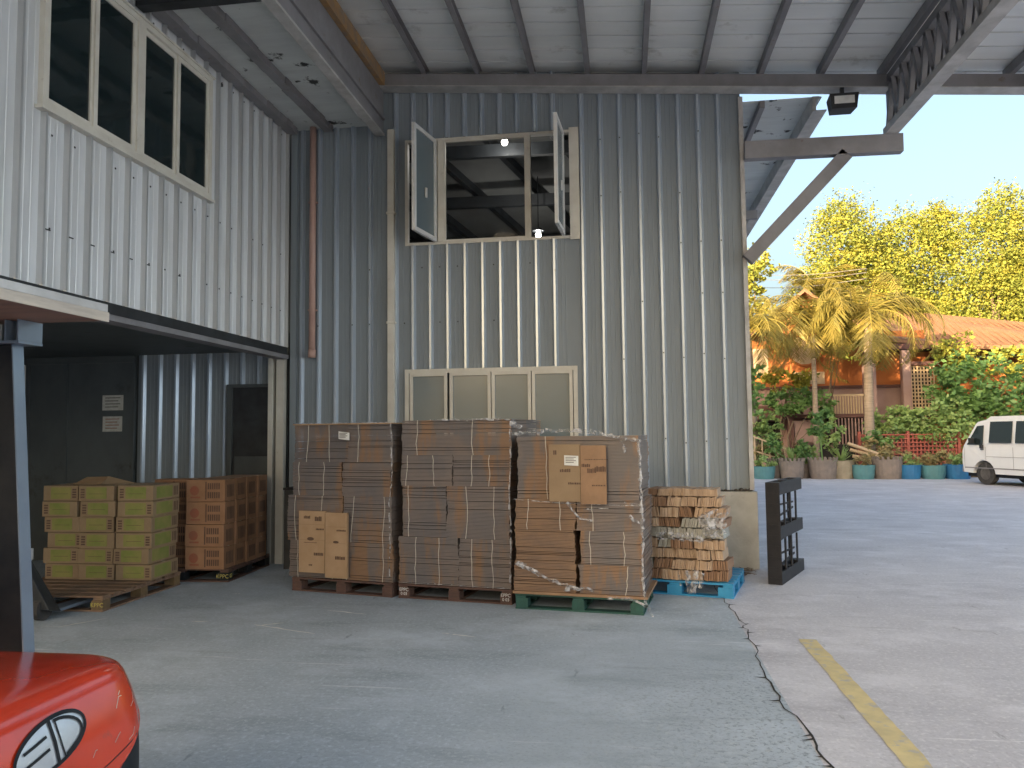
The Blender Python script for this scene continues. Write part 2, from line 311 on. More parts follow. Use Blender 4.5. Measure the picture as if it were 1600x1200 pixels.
rm = random.Random(17); g = MB()
for (xa, ya), (xb, yb) in (((-2.74, 6.89), (-2.33, 6.77)), ((-3.24, 6.34), (-2.52, 6.07)), ((-3.13, 6.27), (-2.94, 6.40)), ((-4.81, 6.06), (-4.60, 6.40)), ((-3.77, 6.36), (-3.62, 6.38)), ((-4.0, 7.5), (-3.92, 7.52)), ((-1.5, 6.2), (-1.2, 6.1))):
    a = Vector((xa, ya, .003)); b_ = Vector((xb, yb, .003)); n = 9; sd = (b_ - a).cross(Vector((0, 0, 1))).normalized(); pr = None
    for k in range(n + 1):
        p = a.lerp(b_, k / n) + sd * rm.uniform(-.006, .006); w = .011 * math.sin(math.pi * (k + .3) / (n + .6)) * rm.uniform(.4, 1.2) + .002
        cur = (p - sd * w, p + sd * w)
        if pr and rm.random() < .85: g.quad(pr[0], cur[0], cur[1], pr[1])
        pr = cur
struct(g.build('scratch_marks', M['label']))

# ------------------------------------------------------------------ cladding profile
def clad(mb, axis, const, face, s0, s1, z0, z1, phase, pitch, w=.074, t=.026, h=.036, flutes=2):
    """strip of ribbed sheet: axis 'x' runs along X at Y=const, ribs pointing to face*Y; axis 'y' runs along Y at X=const"""
    pts = [(s0, 0)]
    k = math.ceil((s0 - phase) / pitch - .5)
    while True:
        c = phase + k * pitch
        if c - w / 2 > s1: break
        if c - w / 2 > s0 and c + w / 2 < s1:
            pts += [(c - w / 2, 0), (c - t / 2, h), (c + t / 2, h), (c + w / 2, 0)]
        for q in range(flutes):
            f = c + w / 2 + (pitch - w) * (q + 1) / (flutes + 1)
            if f - .008 > s0 and f + .008 < s1: pts += [(f - .008, 0), (f - .004, .003), (f + .004, .003), (f + .008, 0)]
        k += 1
    pts.append((s1, 0)); pts = sorted(set(pts))
    for (a, ha), (b, hb) in zip(pts, pts[1:]):
        if axis == 'x': P = lambda s, hh, z: (s, const + face * hh, z)
        else: P = lambda s, hh, z: (const + face * hh, s, z)
        q = (P(a, ha, z0), P(b, hb, z0), P(b, hb, z1), P(a, ha, z1))
        if (axis == 'x') == (face > 0): q = q[::-1]
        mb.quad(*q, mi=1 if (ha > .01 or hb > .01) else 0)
YW = 9.40
# ---------------- grey warehouse
wh = empty('warehouse', 'grey ribbed metal warehouse wall with two white-framed windows, standing on a low concrete plinth', 'building', (0, YW, 0))
def W(o): return o       # parts below are built in world coordinates and shifted to the empty
def wb(mb, name, mm, **k):
    o = mb.build(name, mm, wh, **k); o.location = Vector(o.location) - wh.location; return o
UZ0, UZ1, UX0, UX1 = 4.0, 5.37, -2.72, -.585
LZ0, LZ1, LX0, LX1 = 1.15, 2.42, -2.72, -.56
zt = lambda x: 6.03 - .080 * (x + 3.17)
c = MB()
clad(c, 'x', YW, -1, -4.26, -2.96, .3, 6.2, -4.10, .229)
clad(c, 'x', YW, -1, -2.96, UX0, .3, 6.15, -2.62, .2245)
clad(c, 'x', YW, -1, UX0, UX1, UZ1, 6.15, -2.62, .2245)
clad(c, 'x', YW, -1, UX0, UX1, LZ1, UZ0, -2.62, .2245)
clad(c, 'x', YW, -1, UX0, UX1, .3, LZ0, -2.62, .2245)
clad(c, 'x', YW, -1, UX1, 1.45, .92, 5.95, -.47, .236)
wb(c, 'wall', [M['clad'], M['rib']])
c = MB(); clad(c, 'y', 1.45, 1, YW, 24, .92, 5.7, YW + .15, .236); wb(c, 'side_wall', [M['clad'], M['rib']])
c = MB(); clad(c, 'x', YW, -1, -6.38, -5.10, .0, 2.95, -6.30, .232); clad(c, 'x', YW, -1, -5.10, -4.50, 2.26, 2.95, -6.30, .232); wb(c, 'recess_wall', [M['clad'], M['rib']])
# screw heads
c = MB(); rs = random.Random(5)
for k in range(9):
    x = -.47 + .236 * k
    if x > 1.4: continue
    for z in (1.5, 2.5, 3.2, 3.85, 4.5, 5.2):
        if rs.random() < .6: zz = z + rs.uniform(-.05, .05); c.box(x - .008, x + .008, YW - .038, YW - .03, zz, zz + .016)
for k in range(-1, 20):
    x = -4.1 + .229 * k
    if x > -.6: continue
    for z in (3.0, 3.7):
        if rs.random() < .4: c.box(x - .008, x + .008, YW - .038, YW - .03, z, z + .016)
wb(c, 'screw_heads', M['dark'])
c = MB(); c.box(1.425, 1.475, YW - .045, YW + .05, .92, 5.62); wb(c, 'corner_trim', M['steell'])
c = MB(); c.box(-4.3, 1.51, YW - .03, YW + .35, 0, .9); wb(c, 'plinth', M['plinth'], bevel=.01)
c = MB(); c.box(-4.24, -4.16, YW - .05, YW + .02, .9, 5.6); wb(c, 'corner_flashing', M['clad'])
# white-framed windows
def frame_rect(mb, x0, x1, z0, z1, y0, y1, w):
    mb.box(x0, x1, y0, y1, z0, z0 + w); mb.box(x0, x1, y0, y1, z1 - w, z1); mb.box(x0, x0 + w, y0, y1, z0 + w, z1 - w); mb.box(x1 - w, x1, y0, y1, z0 + w, z1 - w)
def rel(o, p): o.location = Vector(o.location) - p.location - (p.parent.location if p.parent else Vector()); return o
c = MB(); frame_rect(c, UX0, UX1, UZ0, UZ1, YW - .02, YW + .06, .035)
c.box(-2.29, -2.215, YW - .03, YW + .05, UZ0 + .035, UZ1 - .035); c.box(-1.16, -1.105, YW - .03, YW + .05, UZ0 + .035, UZ1 - .035)
c.box(-2.33, -2.30, YW - .015, YW + .05, UZ0 + .035, UZ1 - .035)
c.box(-.62, -.50, YW - .036, YW - .031, UZ0 - .02, UZ1 + .02)
win = wb(c, 'window', M['cream']); win['label'] = 'upper window with two casements swung open'
def sub(mb, name, mm, **k): o = mb.build(name, mm, win, **k); return o
c = MB(); c.box(-2.215, -1.16, YW + .005, YW + .013, UZ0 + .035, UZ1 - .035); p = c.build('pane', M['gclear'], win); 
c = MB(); frame_rect(c, -2.215, -1.16, UZ0 + .035, UZ1 - .035, YW - .012, YW + .03, .022); c.build('pane_frame', M['cream'], win)
# sashes swung open (each built at its own hinge, pivoted by rotation)
def sash(hx, w, rot, side):
    q = MB(); frame_rect(q, 0, w, UZ0 + .03, UZ1 - .03, -.02, .02, .05); q.box(w * .5, w * .5 + .03, .02, .04, UZ0 + .5, UZ0 + .62)
    s = q.build('casement', M['white'], win); s.location = (hx, YW - .04, 0); s.rotation_euler.z = rot
    q = MB(); q.box(.05, w - .05, -.004, .004, UZ0 + .08, UZ1 - .08)
    q.build('casement_glass', M['ggrey'], win, loc=(hx, YW - .04, 0), rz=rot)
sash(-2.32, .62, R(180 + 79), 1)
sash(-.70, .60, R(180 + 86.5), 1)
# lower window
c = MB(); frame_rect(c, LX0, LX1, LZ0, LZ1, YW - .045, YW + .05, .05)
lw = wb(c, 'window', M['cream']); lw['label'] = 'lower sliding window with four panes half hidden by stacks'
for a, b_ in ((-2.66, -2.18), (-2.15, -1.63), (-1.62, -1.13), (-1.12, -.62)):
    c = MB(); frame_rect(c, a, b_, LZ0 + .05, LZ1 - .05, YW - .04, YW + .02, .04); c.build('window_sash', M['cream'], lw)
    c = MB(); c.box(a + .04, b_ - .04, YW - .012, YW - .004, LZ0 + .09, LZ1 - .09); c.build('pane', M['ggrey'], lw)
LAMPS = ((-1.75, 11.5, 6.09), (-1.41, 13.0, 5.0))
# interior seen through the upper window
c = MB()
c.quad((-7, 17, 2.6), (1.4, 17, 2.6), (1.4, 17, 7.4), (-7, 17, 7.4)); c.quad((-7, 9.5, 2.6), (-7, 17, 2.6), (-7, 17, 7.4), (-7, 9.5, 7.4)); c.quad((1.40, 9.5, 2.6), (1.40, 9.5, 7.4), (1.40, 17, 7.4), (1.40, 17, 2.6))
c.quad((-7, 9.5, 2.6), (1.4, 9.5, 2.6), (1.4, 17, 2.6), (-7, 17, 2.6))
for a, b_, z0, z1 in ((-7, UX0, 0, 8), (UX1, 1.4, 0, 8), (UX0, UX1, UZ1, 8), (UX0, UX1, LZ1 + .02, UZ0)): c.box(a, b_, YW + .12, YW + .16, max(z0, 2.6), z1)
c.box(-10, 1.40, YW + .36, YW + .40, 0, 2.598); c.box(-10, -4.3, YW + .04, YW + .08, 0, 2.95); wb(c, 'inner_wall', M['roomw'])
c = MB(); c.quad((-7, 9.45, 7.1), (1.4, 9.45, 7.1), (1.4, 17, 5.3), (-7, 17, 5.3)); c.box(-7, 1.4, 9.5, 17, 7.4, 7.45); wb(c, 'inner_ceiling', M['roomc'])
c = MB()
for x in (-6, -4.9, -3.8, -2.7, -1.6, -.5, .6): c.bar((x - 1.5, 9.6, 6.95), (x + 1.5, 17, 5.18), .10, .14)
for y in (10.4, 11.9, 13.4, 14.9, 16.4): c.bar((-7, y, 6.72 - (y - 9.6) * .24), (1.4, y, 6.62 - (y - 9.6) * .24), .10, .20)
wb(c, 'rafters', M['dark'])
for x, y, z in LAMPS:
    lam = empty('ceiling_lamp', 'small glowing white lamp high inside the upper window' if z > 6 else 'small glowing white lamp low inside the upper window near the right casement', 'lamp', (x, y, z), group='lamps inside the upper window')
    c = MB(); c.lathe([(.0, -.05), (.035, -.04), (.05, 0), (.035, .04), (.03, .05)], 12); c.build('bulb', M['lamp'], lam, smooth=True)
    c = MB(); c.lathe([(.03, .07), (.10, .075), (.06, .12), (.0, .13)], 12); c.tube([(0, 0, .12), (0, 0, 6.85 - (y - 9.6) * .24 - z)], .008, 6); c.build('holder', M['dark'], lam)
    pl = bpy.data.lights.new('lamp_light', 'POINT'); po = bpy.data.objects.new('lamp_light', pl); col.objects.link(po); po.parent = lam; po.location = (0, 0, -.16); pl.energy = 7; pl.shadow_soft_size = .08; pl.color = (1, .97, .9)
# pipes
c = MB(); c.box(-2.93, -2.845, YW - .10, YW - .032, .9, 5.50)
for z in (1.6, 3.0, 4.4): c.box(-2.945, -2.83, YW - .108, YW - .03, z, z + .03)
wb(c, 'downspout', M['cream'], bevel=.006)
c = MB(); c.tube([(-3.93, YW - .08, 2.66), (-3.93, YW - .08, 5.62)], .042, 12); c.tube([(-3.93, YW - .08, 2.60), (-3.93, YW - .08, 2.70)], .05, 12)
for z in (3.2, 4.6): c.box(-3.985, -3.875, YW - .09, YW - .03, z, z + .02)
wb(c, 'pipe', M['pink'], smooth=True)
# dark sliding door in the recess, door opening, post, trims
c = MB(); c.box(-8.1, -6.40, YW - .06, YW, 0, 2.93)
dr = wb(c, 'sliding_door', M['door'])
c = MB()
for x in (-7.95, -7.38, -6.41): c.box(x, x + .025, YW - .075, YW - .06, .05, 2.60)
c.box(-7.95, -6.4, YW - .075, YW - .06, 2.60, 2.63)
c.build('door_trim', M['door'], dr)
c = MB(); c.box(-8.10, -8.0, YW - .09, YW - .06, 0, 2.6); c.build('door_edge', M['cream'], dr)
c = MB(); c.box(-5.03, -4.50, YW - .01, YW, .0, 2.24); c2_ = wb(c, 'side_door', M['dark'])
c = MB(); c.box(-5.10, -5.03, YW - .05, YW, 0, 2.28); c.box(-5.03, -4.50, YW - .05, YW - .01, 2.24, 2.28); c.box(-5.0, -4.55, YW - .02, YW - .012, .95, 1.35); c.build('door_frame', M['door'], c2_)
for i, (x, z, s) in enumerate(((-6.70, 2.07, .30), (-6.70, 1.79, .28))):
    n_ = empty('paper_sign', 'upper white notice taped to the dark sliding door' if i == 0 else 'lower cream notice with a red mark taped to the dark sliding door', 'notice', (x, YW - .064, z))
    q = MB(); q.box(-s / 2, s / 2, -.003, 0, -.1, .1); q.build('sheet', M['paper'], n_)
    q = MB()
    for k in range(4): q.box(-s / 2 + .04, s / 2 - .04 - .03 * (k % 2), -.0045, -.003, .06 - k * .04, .07 - k * .04)
    q.build('print', M['redp'] if i else M['ink'], n_)
# side eave behind the corner
c = MB()
for k in range(22):
    y0 = 9.5 + .5 * k; c.box(1.46, 2.42, y0, y0 + .49, 5.60 - .0, 5.615)
o = wb(c, 'side_eave_roof', M['soffit'])
c = MB(); c.bar((1.72, 9.45, 5.55), (1.72, 20, 5.55), .06, .09); wb(c, 'eave_purlin', M['steel'])
c = MB(); c.box(2.30, 2.34, 9.45, 20, 5.42, 5.60); c.box(2.34, 2.46, 9.45, 20, 5.42, 5.43); c.box(2.34, 2.38, 9.45, 20, 5.58, 5.60); wb(c, 'eave_beam', M['steell'])
c = MB(); c.box(1.46, 2.30, 13.4, 13.5, 5.22, 5.36); wb(c, 'bracket', M['steel'])

# ---------------- white annex overhanging at the left
XA = -4.28
an = empty('annex', 'white ribbed metal upper storey with a four-pane window, overhanging a dark recess at left', 'building', (XA, 7, 0))
def ab(mb, name, mm, par=None, **k):
    o = mb.build(name, mm, par or an, **k); 
    if par is None: o.location = Vector(o.location) - an.location
    return o
AZ0, AZ1 = 2.74, 5.62
WY0, WY1, WZ0, WZ1 = 5.03, 7.40, 4.08, 5.38
c = MB()
clad(c, 'y', XA, 1, 1, WY0, AZ0, AZ1, 5.33, .247, w=.036, t=.022, h=.042)
clad(c, 'y', XA, 1, WY0, WY1, AZ0, WZ0, 5.33, .247, w=.036, t=.022, h=.042)
clad(c, 'y', XA, 1, WY0, WY1, WZ1, AZ1, 5.33, .247, w=.036, t=.022, h=.042)
clad(c, 'y', XA, 1, WY1, YW - .03, AZ0, AZ1, 5.33, .247, w=.036, t=.022, h=.042)
ab(c, 'wall', [M['cladw'], M['ribw']])
c = MB(); rs = random.Random(8)
for k in range(-14, 17):
    y = 5.33 + .247 * k + .09
    for z in (3.18, 3.9, 5.45):
        if rs.random() < .55 and y < 9.3: c.box(XA, XA + .008, y, y + .014, z, z + .014)
    if 4.0 < y < 7.0 and rs.random() < .8: c.box(XA + .001, XA + .01, y - .09, y + .015, 3.17, 3.178)
for k in range(9): c.box(XA + .0, XA + .03, 5.6 + k * .25, 5.63 + k * .25, WZ1 + .02, WZ1 + .05)
ab(c, 'screw_heads', M['dark'])
c = MB(); c.box(XA - .35, XA + .03, 1, YW - .1, AZ0 - .10, AZ0 - .005); ab(c, 'sill_beam', M['dark'])
c = MB(); c.box(XA - .12, XA + .045, 1, YW - .1, AZ0 - .155, AZ0 - .105); ab(c, 'door_rail', M['steel'])
c = MB(); c.box(-10, XA - .35, 2, YW - .07, AZ0 - .05, AZ0 + .0); ab(c, 'floor_soffit', M['door'])
c = MB(); c.quad((-9.9, 2, 0), (-9.9, YW, 0), (-9.9, YW, 2.8), (-9.9, 2, 2.8)); ab(c, 'recess_side_wall', M['door'])
c = MB(); c.box(-4.50, -4.44, YW - .12, YW - .01, 0, 2.6); c.box(-4.40, -4.30, YW - .10, YW - .01, 0, 2.6); ab(c, 'door_post', M['cream'])
c = MB(); c.box(-10.2, XA - .02, 1, YW, AZ1, AZ1 + .05); ab(c, 'top', M['steel'])
# window of the annex
def yrect(mb, y0, y1, z0, z1, x0, x1, w):
    mb.box(x0, x1, y0, y1, z0, z0 + w); mb.box(x0, x1, y0, y1, z1 - w, z1); mb.box(x0, x1, y0, y0 + w, z0 + w, z1 - w); mb.box(x0, x1, y1 - w, y1, z0 + w, z1 - w)
c = MB(); yrect(c, WY0, WY1, WZ0, WZ1, XA - .02, XA + .045, .05); c.box(XA - .02, XA + .05, 6.14, 6.245, WZ0 + .05, WZ1 - .05)
c.box(XA, XA + .07, WY0 - .03, WY1 + .03, WZ0 - .03, WZ0 - .002); c.box(XA, XA + .06, WY0 - .03, WY1 + .03, WZ1 + .002, WZ1 + .02)
aw = ab(c, 'window', M['cream'])
for i, (a, b_) in enumerate(((5.08, 5.62), (5.60, 6.14), (6.245, 6.80), (6.78, 7.35))):
    xo = .018 if i % 2 else 0
    c = MB(); yrect(c, a, b_, WZ0 + .05, WZ1 - .05, XA - .015 + xo, XA + .015 + xo, .045); c.build('window_sash', M['cream'], aw)
    c = MB(); c.box(XA - .004 + xo, XA + .002 + xo, a + .045, b_ - .045, WZ0 + .095, WZ1 - .095); c.build('pane', M['gdark'], aw)

# ---------------- canopy
cn = empty('canopy', 'wide steel canopy roof with grey ribbed sheets on parallel purlins over the loading yard', 'canopy', (0, 9.3, 5.6))
def cb(mb, name, mm, **k): o = mb.build(name, mm, cn, **k); o.location = Vector(o.location) - cn.location; return o
zb = lambda x: 6.03 - .080 * (x + 3.17)     # underside of the front beam
CY0, CY1 = 1.0, 9.36
X0, X1 = -3.05, 4.62
c = MB(); c.bar((X0, 9.27, zb(X0) + .085), (X1 + .02, 9.27, zb(X1) + .085), .13, .17); cb(c, 'front_beam', M['steel'])
c = MB(); c.bar((X0, 9.27, zb(X0) + .004), (X1 + .02, 9.27, zb(X1) + .004), .20, .012); cb(c, 'beam_flange', M['steell'])
zp = lambda x: zb(x) + .172
px_ = [-2.42 + .682 * k for k in range(11)]
for x in px_:
    z = zp(x); q = MB()
    q.box(x - .025, x - .015, CY0, CY1, z, z + .11); q.box(x - .015, x + .035, CY0, CY1, z, z + .008); q.box(x - .015, x + .035, CY0, CY1, z + .102, z + .11)
    cb(q, 'purlin', M['steel'])
# ribbed roof sheets: pans with standing ribs running along X
c = MB(); y = CY0; k = 0
while y < 9.5:
    y1 = y + .30; za = zp(X0) + .115; zc = zp(X1) + .115
    c.quad((X0, y + .03, za), (X0, y1, za), (X1 + .1, y1, zc), (X1 + .1, y + .03, zc))
    c.quad((X0, y, za + .0), (X0, y + .003, za + .05), (X1 + .1, y + .003, zc + .05), (X1 + .1, y, zc))
    c.quad((X0, y + .003, za + .05), (X0, y + .027, za + .05), (X1 + .1, y + .027, zc + .05), (X1 + .1, y + .003, zc + .05))
    c.quad((X0, y + .027, za + .05), (X0, y + .03, za), (X1 + .1, y + .03, zc), (X1 + .1, y + .027, zc + .05))
    y = y1
cb(c, 'roof_sheet', M['sheet'])
# gutter beam between canopy and left soffit
c = MB(); c.box(-3.04, -2.99, CY0, 9.33, 5.46, 6.02); cb(c, 'gutter_beam', M['steel'])
c = MB(); c.box(-3.09, -2.975, CY0, 9.33, 5.43, 5.458); cb(c, 'gutter_flange', M['steell'])
c = MB(); c.box(-3.05, -2.93, CY0, 9.2, 6.03, 6.20); cb(c, 'rusty_angle', M['rust'])
c = MB(); c.box(-2.988, -2.96, CY0, 9.3, 5.62, 5.66); cb(c, 'gutter_rail', M['steel'])
c = MB(); c.box(-3.10, -3.095, CY0, 9.395, 5.615, 6.34); c.box(-4.3, -3.1, 9.39, 9.398, 5.615, 6.3); cb(c, 'gutter_closure', M['steel'])
# soffit sheet between gutter and annex
c = MB(); y = CY0
while y < 9.35:
    c.box(-4.30, -3.04, y, y + .118, 5.60, 5.61); y += .12
cb(c, 'soffit_sheet', M['soffit'])
for a, b_ in ((-4.27, -4.13), (-3.78, -3.66)):
    c = MB(); yy = CY0
    rr = random.Random(int(-a * 10))
    while yy < 9.3:
        d = rr.uniform(.12, .3); c.box(a + rr.uniform(0, .012), b_ + rr.uniform(-.01, .01), yy, min(yy + d, 9.3), 5.515 + rr.uniform(0, .006), 5.60); yy += d
    cb(c, 'soffit_batten', M['steel'])
c = MB(); c.box(-4.26, -3.05, 6.12, 6.24, 5.46, 5.51); cb(c, 'cross_beam', M['dark'])
# fascia at the right end
c = MB(); c.box(X1 + .02, X1 + .10, CY0, 9.42, zb(X1) - .04, zb(X1) + .32); cb(c, 'fascia', M['steel'])
# truss with closely spaced webs
TX = 3.12
tr = [(TX, CY0), (TX, 9.33)]
c = MB(); c.box(TX - .075, TX + .075, CY0, 9.33, 5.02, 5.10); cb(c, 'truss_bottom_chord', M['steell'])
zt_ = zp(TX)
c = MB(); c.box(TX - .05, TX + .05, CY0, 9.33, zt_ - .10, zt_ - .005); cb(c, 'truss_top_chord', M['steel'])
c = MB(); y = 9.25; c.bar((TX, 9.29, 5.1), (TX, 9.29, zt_ - .1), .06, .06, up=(0, 1, 0))
while y > 1.8:
    for s in (-.035, .035): c.bar((TX + s, y, 5.10), (TX + s, y - .17, zt_ - .10), .05, .06); c.bar((TX + s, y - .17, zt_ - .10), (TX + s, y - .34, 5.10), .05, .06)
    y -= .34
cb(c, 'truss_web', M['steel'])
c = MB(); c.bar((1.47, 9.32, 4.93), (3.24, 9.32, 4.91), .12, .21); cb(c, 'bracket_arm', M['steel'])
c = MB(); c.bar((1.47, 9.32, 3.62), (2.62, 9.32, 4.82), .12, .15); cb(c, 'bracket_brace', M['steel'])
# floodlight under the beam
fl = empty('floodlight', 'square dark floodlight with a pale lens hanging under the canopy beam', 'floodlight', (2.57, 9.2, 5.40))
c = MB(); c.hexa([(-.14, -.08, -.10), (.14, -.08, -.10), (.12, .12, -.10), (-.12, .12, -.10), (-.16, -.10, .07), (.16, -.10, .07), (.14, .14, .07), (-.14, .14, .07)]); c.box(-.02, .02, -.02, .02, .07, .18)
c.build('housing', M['dark'], fl)
c = MB(); c.box(-.11, .11, -.098, -.093, -.05, .04); c.build('lens', M['label'], fl)

# unseen building added behind the camera, sized so its shadow covers the yard
bb = empty('rear_shade_building', 'tall plain block added out of view behind the viewpoint to shade the yard', 'building', (0, -30, 0))
c = MB(); c.box(-110, -15, -6, 0, 0, 18.2); c.build('wall', M['cladw'], bb)
c = MB(); c.box(-110, -15, -6.2, .2, 18.201, 18.4); c.build('roof', M['steel'], bb)

sb = empty('bounce_building', 'long pale blue unseen building added beyond the right edge of the view to bounce sunlight', 'building', (22, -5, 0))  # added out of view so its sunlit wall bounces light under the canopy
c = MB(); c.box(0, 12, -26, 20, 0, 13); c.build('wall', M['bounceblue'], sb)
c = MB(); c.box(-.3, 12.3, -26.3, 20.3, 13.001, 13.3); c.build('roof', M['steel'], sb)
c = MB()
for k in range(7): c.box(-.06, -.01, -22 + 6 * k, -19 + 6 * k, 7, 8.6)
c.build('window', M['gdark'], sb)
#PART2
# ================================================================== pallets
def block_pallet(name, label, loc, rz, W_, D_, mm, group=None, H=.14, bw=.12, bmat=None, boards=7):
    """origin at the front-left bottom corner; x along the front, y to the back"""
    p = empty(name, label, 'pallet', loc, rz, group)
    q = MB(); n = boards; w = D_ / (n + (n - 1) * .35)
    rr = random.Random(len(label))
    for k in range(n): y = k * w * 1.35; q.box(rr.uniform(-.006, .006), W_ + rr.uniform(-.006, .006), y, y + w, H - .02 + rr.uniform(0, .002), H)
    q.build('deck', mm, p, bevel=.002)
    q = MB()
    for x in (0, W_ / 2 - .05, W_ - .10): q.box(x + .002, x + .098, .003, D_ - .003, H - .040, H - .0205)
    q.build('stringer', mm, p)
    for x in (0, W_ / 2 - bw / 2, W_ - bw):
        for y in (0, D_ / 2 - bw / 2, D_ - bw):
            q = MB(); q.box(x + .003, x + bw - .003, y + .002, y + bw - .002, .0165, H - .0405); q.build('block', bmat or mm, p, bevel=.003)
    q = MB()
    for x in (0, W_ / 2 - .05, W_ - .10): q.box(x + .001, x + .099, 0, D_, 0, .016)
    for y in (.001, D_ - .101): q.box(.0, W_, y, y + .10, .0005, .0155)
    q.build('skid', mm, p)
    return p
A1, A2, A3, A4 = R(-12.5), R(-10.3), R(-8.0), R(-14.5)
P1 = block_pallet('pallet', 'red-brown wooden pallet under the leftmost stack of flattened cartons', (-3.47, 7.74, 0), A1, 1.19, 1.05, M['palletr'])
P2 = block_pallet('pallet', 'red-brown wooden pallet with white-stencilled blocks under the middle stack of flattened cartons', (-2.245, 7.48, 0), A2, 1.18, 1.05, M['palletr'])
P3 = block_pallet('pallet', 'dark green pallet under the film-wrapped right stack of flattened cartons', (-1.03, 7.13, 0), A3, 1.17, .80, M['palletg'])
P4 = block_pallet('pallet', 'bright blue plastic pallet under the loose stack of cut cardboard strips', (-.10, 8.01, 0), A4, 1.13, .95, M['palletb'], bw=.15)
# stencilled marks on middle pallet blocks
for x in (.06, 1.12):
    text_mesh('stencil', 'EPPC', .045, M['label'], P2, face_y(x, .0005, .085) )
    text_mesh('stencil', '0 03', .04, M['label'], P2, face_y(x, .0005, .045))

# ================================================================== bundles of flattened cartons
ORD = ['bottom', 'second', 'third', 'fourth', 'fifth', 'top']
def sheet_bundle(label, P, x0, x1, y0, y1, z0, z1, mm, seed, group, n=None, straps=(.24, .76), strapwob=.0, name='flattened_carton_bundle'):
    rr = random.Random(seed)
    base = Matrix.Rotation(P.rotation_euler.z, 4, 'Z'); o = P.location
    cx, cy = (x0 + x1) / 2, y0
    wpos = base @ Vector((cx, cy, z0)) + Vector((o.x, o.y, 0))
    b = empty(name, label, 'carton bundle', wpos, P.rotation_euler.z + rr.uniform(-.008, .008), group)
    n = n or max(6, int((z1 - z0) / .0125)); h = (z1 - z0) / n; q = MB(); w = (x1 - x0) / 2; d = y1 - y0
    drift = 0
    for k in range(n):
        drift = max(-.014, min(.014, drift + rr.uniform(-.005, .005)))
        if rr.random() < .10: ex = rr.uniform(-.004, .007)
        else: ex = 0
        q.box(-w + drift + rr.uniform(-.0025, .0025), w + drift + rr.uniform(-.0025, .0025), -ex + rr.uniform(-.002, .002), d, k * h + .0004, (k + 1) * h - h * (.12 if rr.random() < .8 else .4))
    q.build('sheets', mm, b)
    straps = [t_ for t_ in (rr.uniform(.12, .34), rr.uniform(.62, .88)) if rr.random() < .8]
    for s in straps:
        xs = -w + 2 * w * s; q = MB(); pts = []
        xo = xs + rr.uniform(-.02, .02)
        for k in range(7): pts.append((xo, -.012 - .002 * math.sin(k), (z1 - z0) * k / 6)); xo += rr.uniform(-.011, .011)
        for pa, pb in zip(pts, pts[1:]): q.bar(pa, pb, .006, .003, up=(0, 1, 0))
        q.build('strap', M['strap'], b)
    return b
def stack(P, which, cols, zs, mats, seed, W_, D_=1.0):
    for r_i, (z0, z1) in enumerate(zip(zs, zs[1:])):
        cs = cols[r_i % len(cols)]; n = len(zs) - 1
        rn = 'bottom' if r_i == 0 else ('top' if r_i == n - 1 else ['', 'second', 'third', 'fourth'][r_i] )
        for c_i, (a, b_) in enumerate(cs):
            if len(cs) == 1: side = 'full-width'
            else: side = ('left' if c_i == 0 else 'right') if len(cs) == 2 else ('left', 'middle', 'right')[c_i]
            row = rn + (' layer' if rn in ('bottom', 'top') else ' layer up')
            sheet_bundle('%s carton bundle in the %s of the %s' % (side, row, which), P, a * W_, b_ * W_, .01 + random.Random(seed + r_i * 3 + c_i).uniform(0, .018), D_, z0 + .001, z1,
                         mats[(r_i * 2 + c_i) % len(mats)], seed * 100 + r_i * 10 + c_i, 'bundles of flattened cartons')
MF, MF2 = M['cardfilm'], M['cardfilm2']
S1, S2, S3 = 'leftmost stack', 'tall middle stack', 'film-wrapped right stack'
# leftmost: lower courses stick out to the left
stack(P1, S1, [[(-.04, .49), (.50, 1.0)], [(-.05, .52), (.525, 1.0)], [(.0, .51), (.515, .99)], [(.0, .56), (.565, 1.0)]], [.142, .52, .985, 1.33, 1.715], [MF, MF, MF, MF, MF, MF], 11, 1.18)
stack(P2, S2, [[(.0, .55), (.555, 1.02)], [(.03, .44), (.445, 1.01)], [(.02, .5), (.505, 1.02)], [(.03, 1.03)]], [.142, .60, 1.10, 1.40, 1.745], [MF, MF, MF, MF, MF, MF, MF], 12, 1.15)
stack(P3, S3, [[(-.01, .49), (.52, 1.01)], [(.0, .48), (.53, 1.01)], [(.0, .49), (.495, 1.01)], [(.02, .99)]], [.165, .42, .72, 1.0, 1.575], [MF2, MF, MF2, MF, MF2, MF, MF, MF], 13, 1.16, .74)
# slip sheets (flat boards) on green pallet and tops
def slab(name, label, P, x0, x1, y0, y1, z0, z1, mm, seed=1):
    base = Matrix.Rotation(P.rotation_euler.z, 4, 'Z'); wpos = base @ Vector(((x0 + x1) / 2, y0, z0)) + P.location
    q = MB(); w = (x1 - x0) / 2; rr = random.Random(seed); n = 10
    for k in range(n):
        xa = -w + 2 * w * k / n; xb = -w + 2 * w * (k + 1) / n; s = rr.uniform(-.004, .002) if k not in (0, n - 1) else 0
        q.hexa([(xa, 0, 0), (xb, 0, 0), (xb, y1 - y0, 0), (xa, y1 - y0, 0), (xa, 0, z1 - z0), (xb, 0, z1 - z0), (xb, y1 - y0, z1 - z0), (xa, y1 - y0, z1 - z0)])
    o = q.build(name, mm, loc=wpos, rz=P.rotation_euler.z); return tag(o, label, 'sheet')
slab('slip_sheet', 'flat brown cardboard sheet lying on the dark green pallet', P3, -.02, 1.21, -.02, .79, .1415, .164, M['card'])
slab('top_sheet', 'pale cardboard sheet covering the leftmost carton stack', P1, .0, 1.18, .0, 1.0, 1.716, 1.728, M['cardlight'])
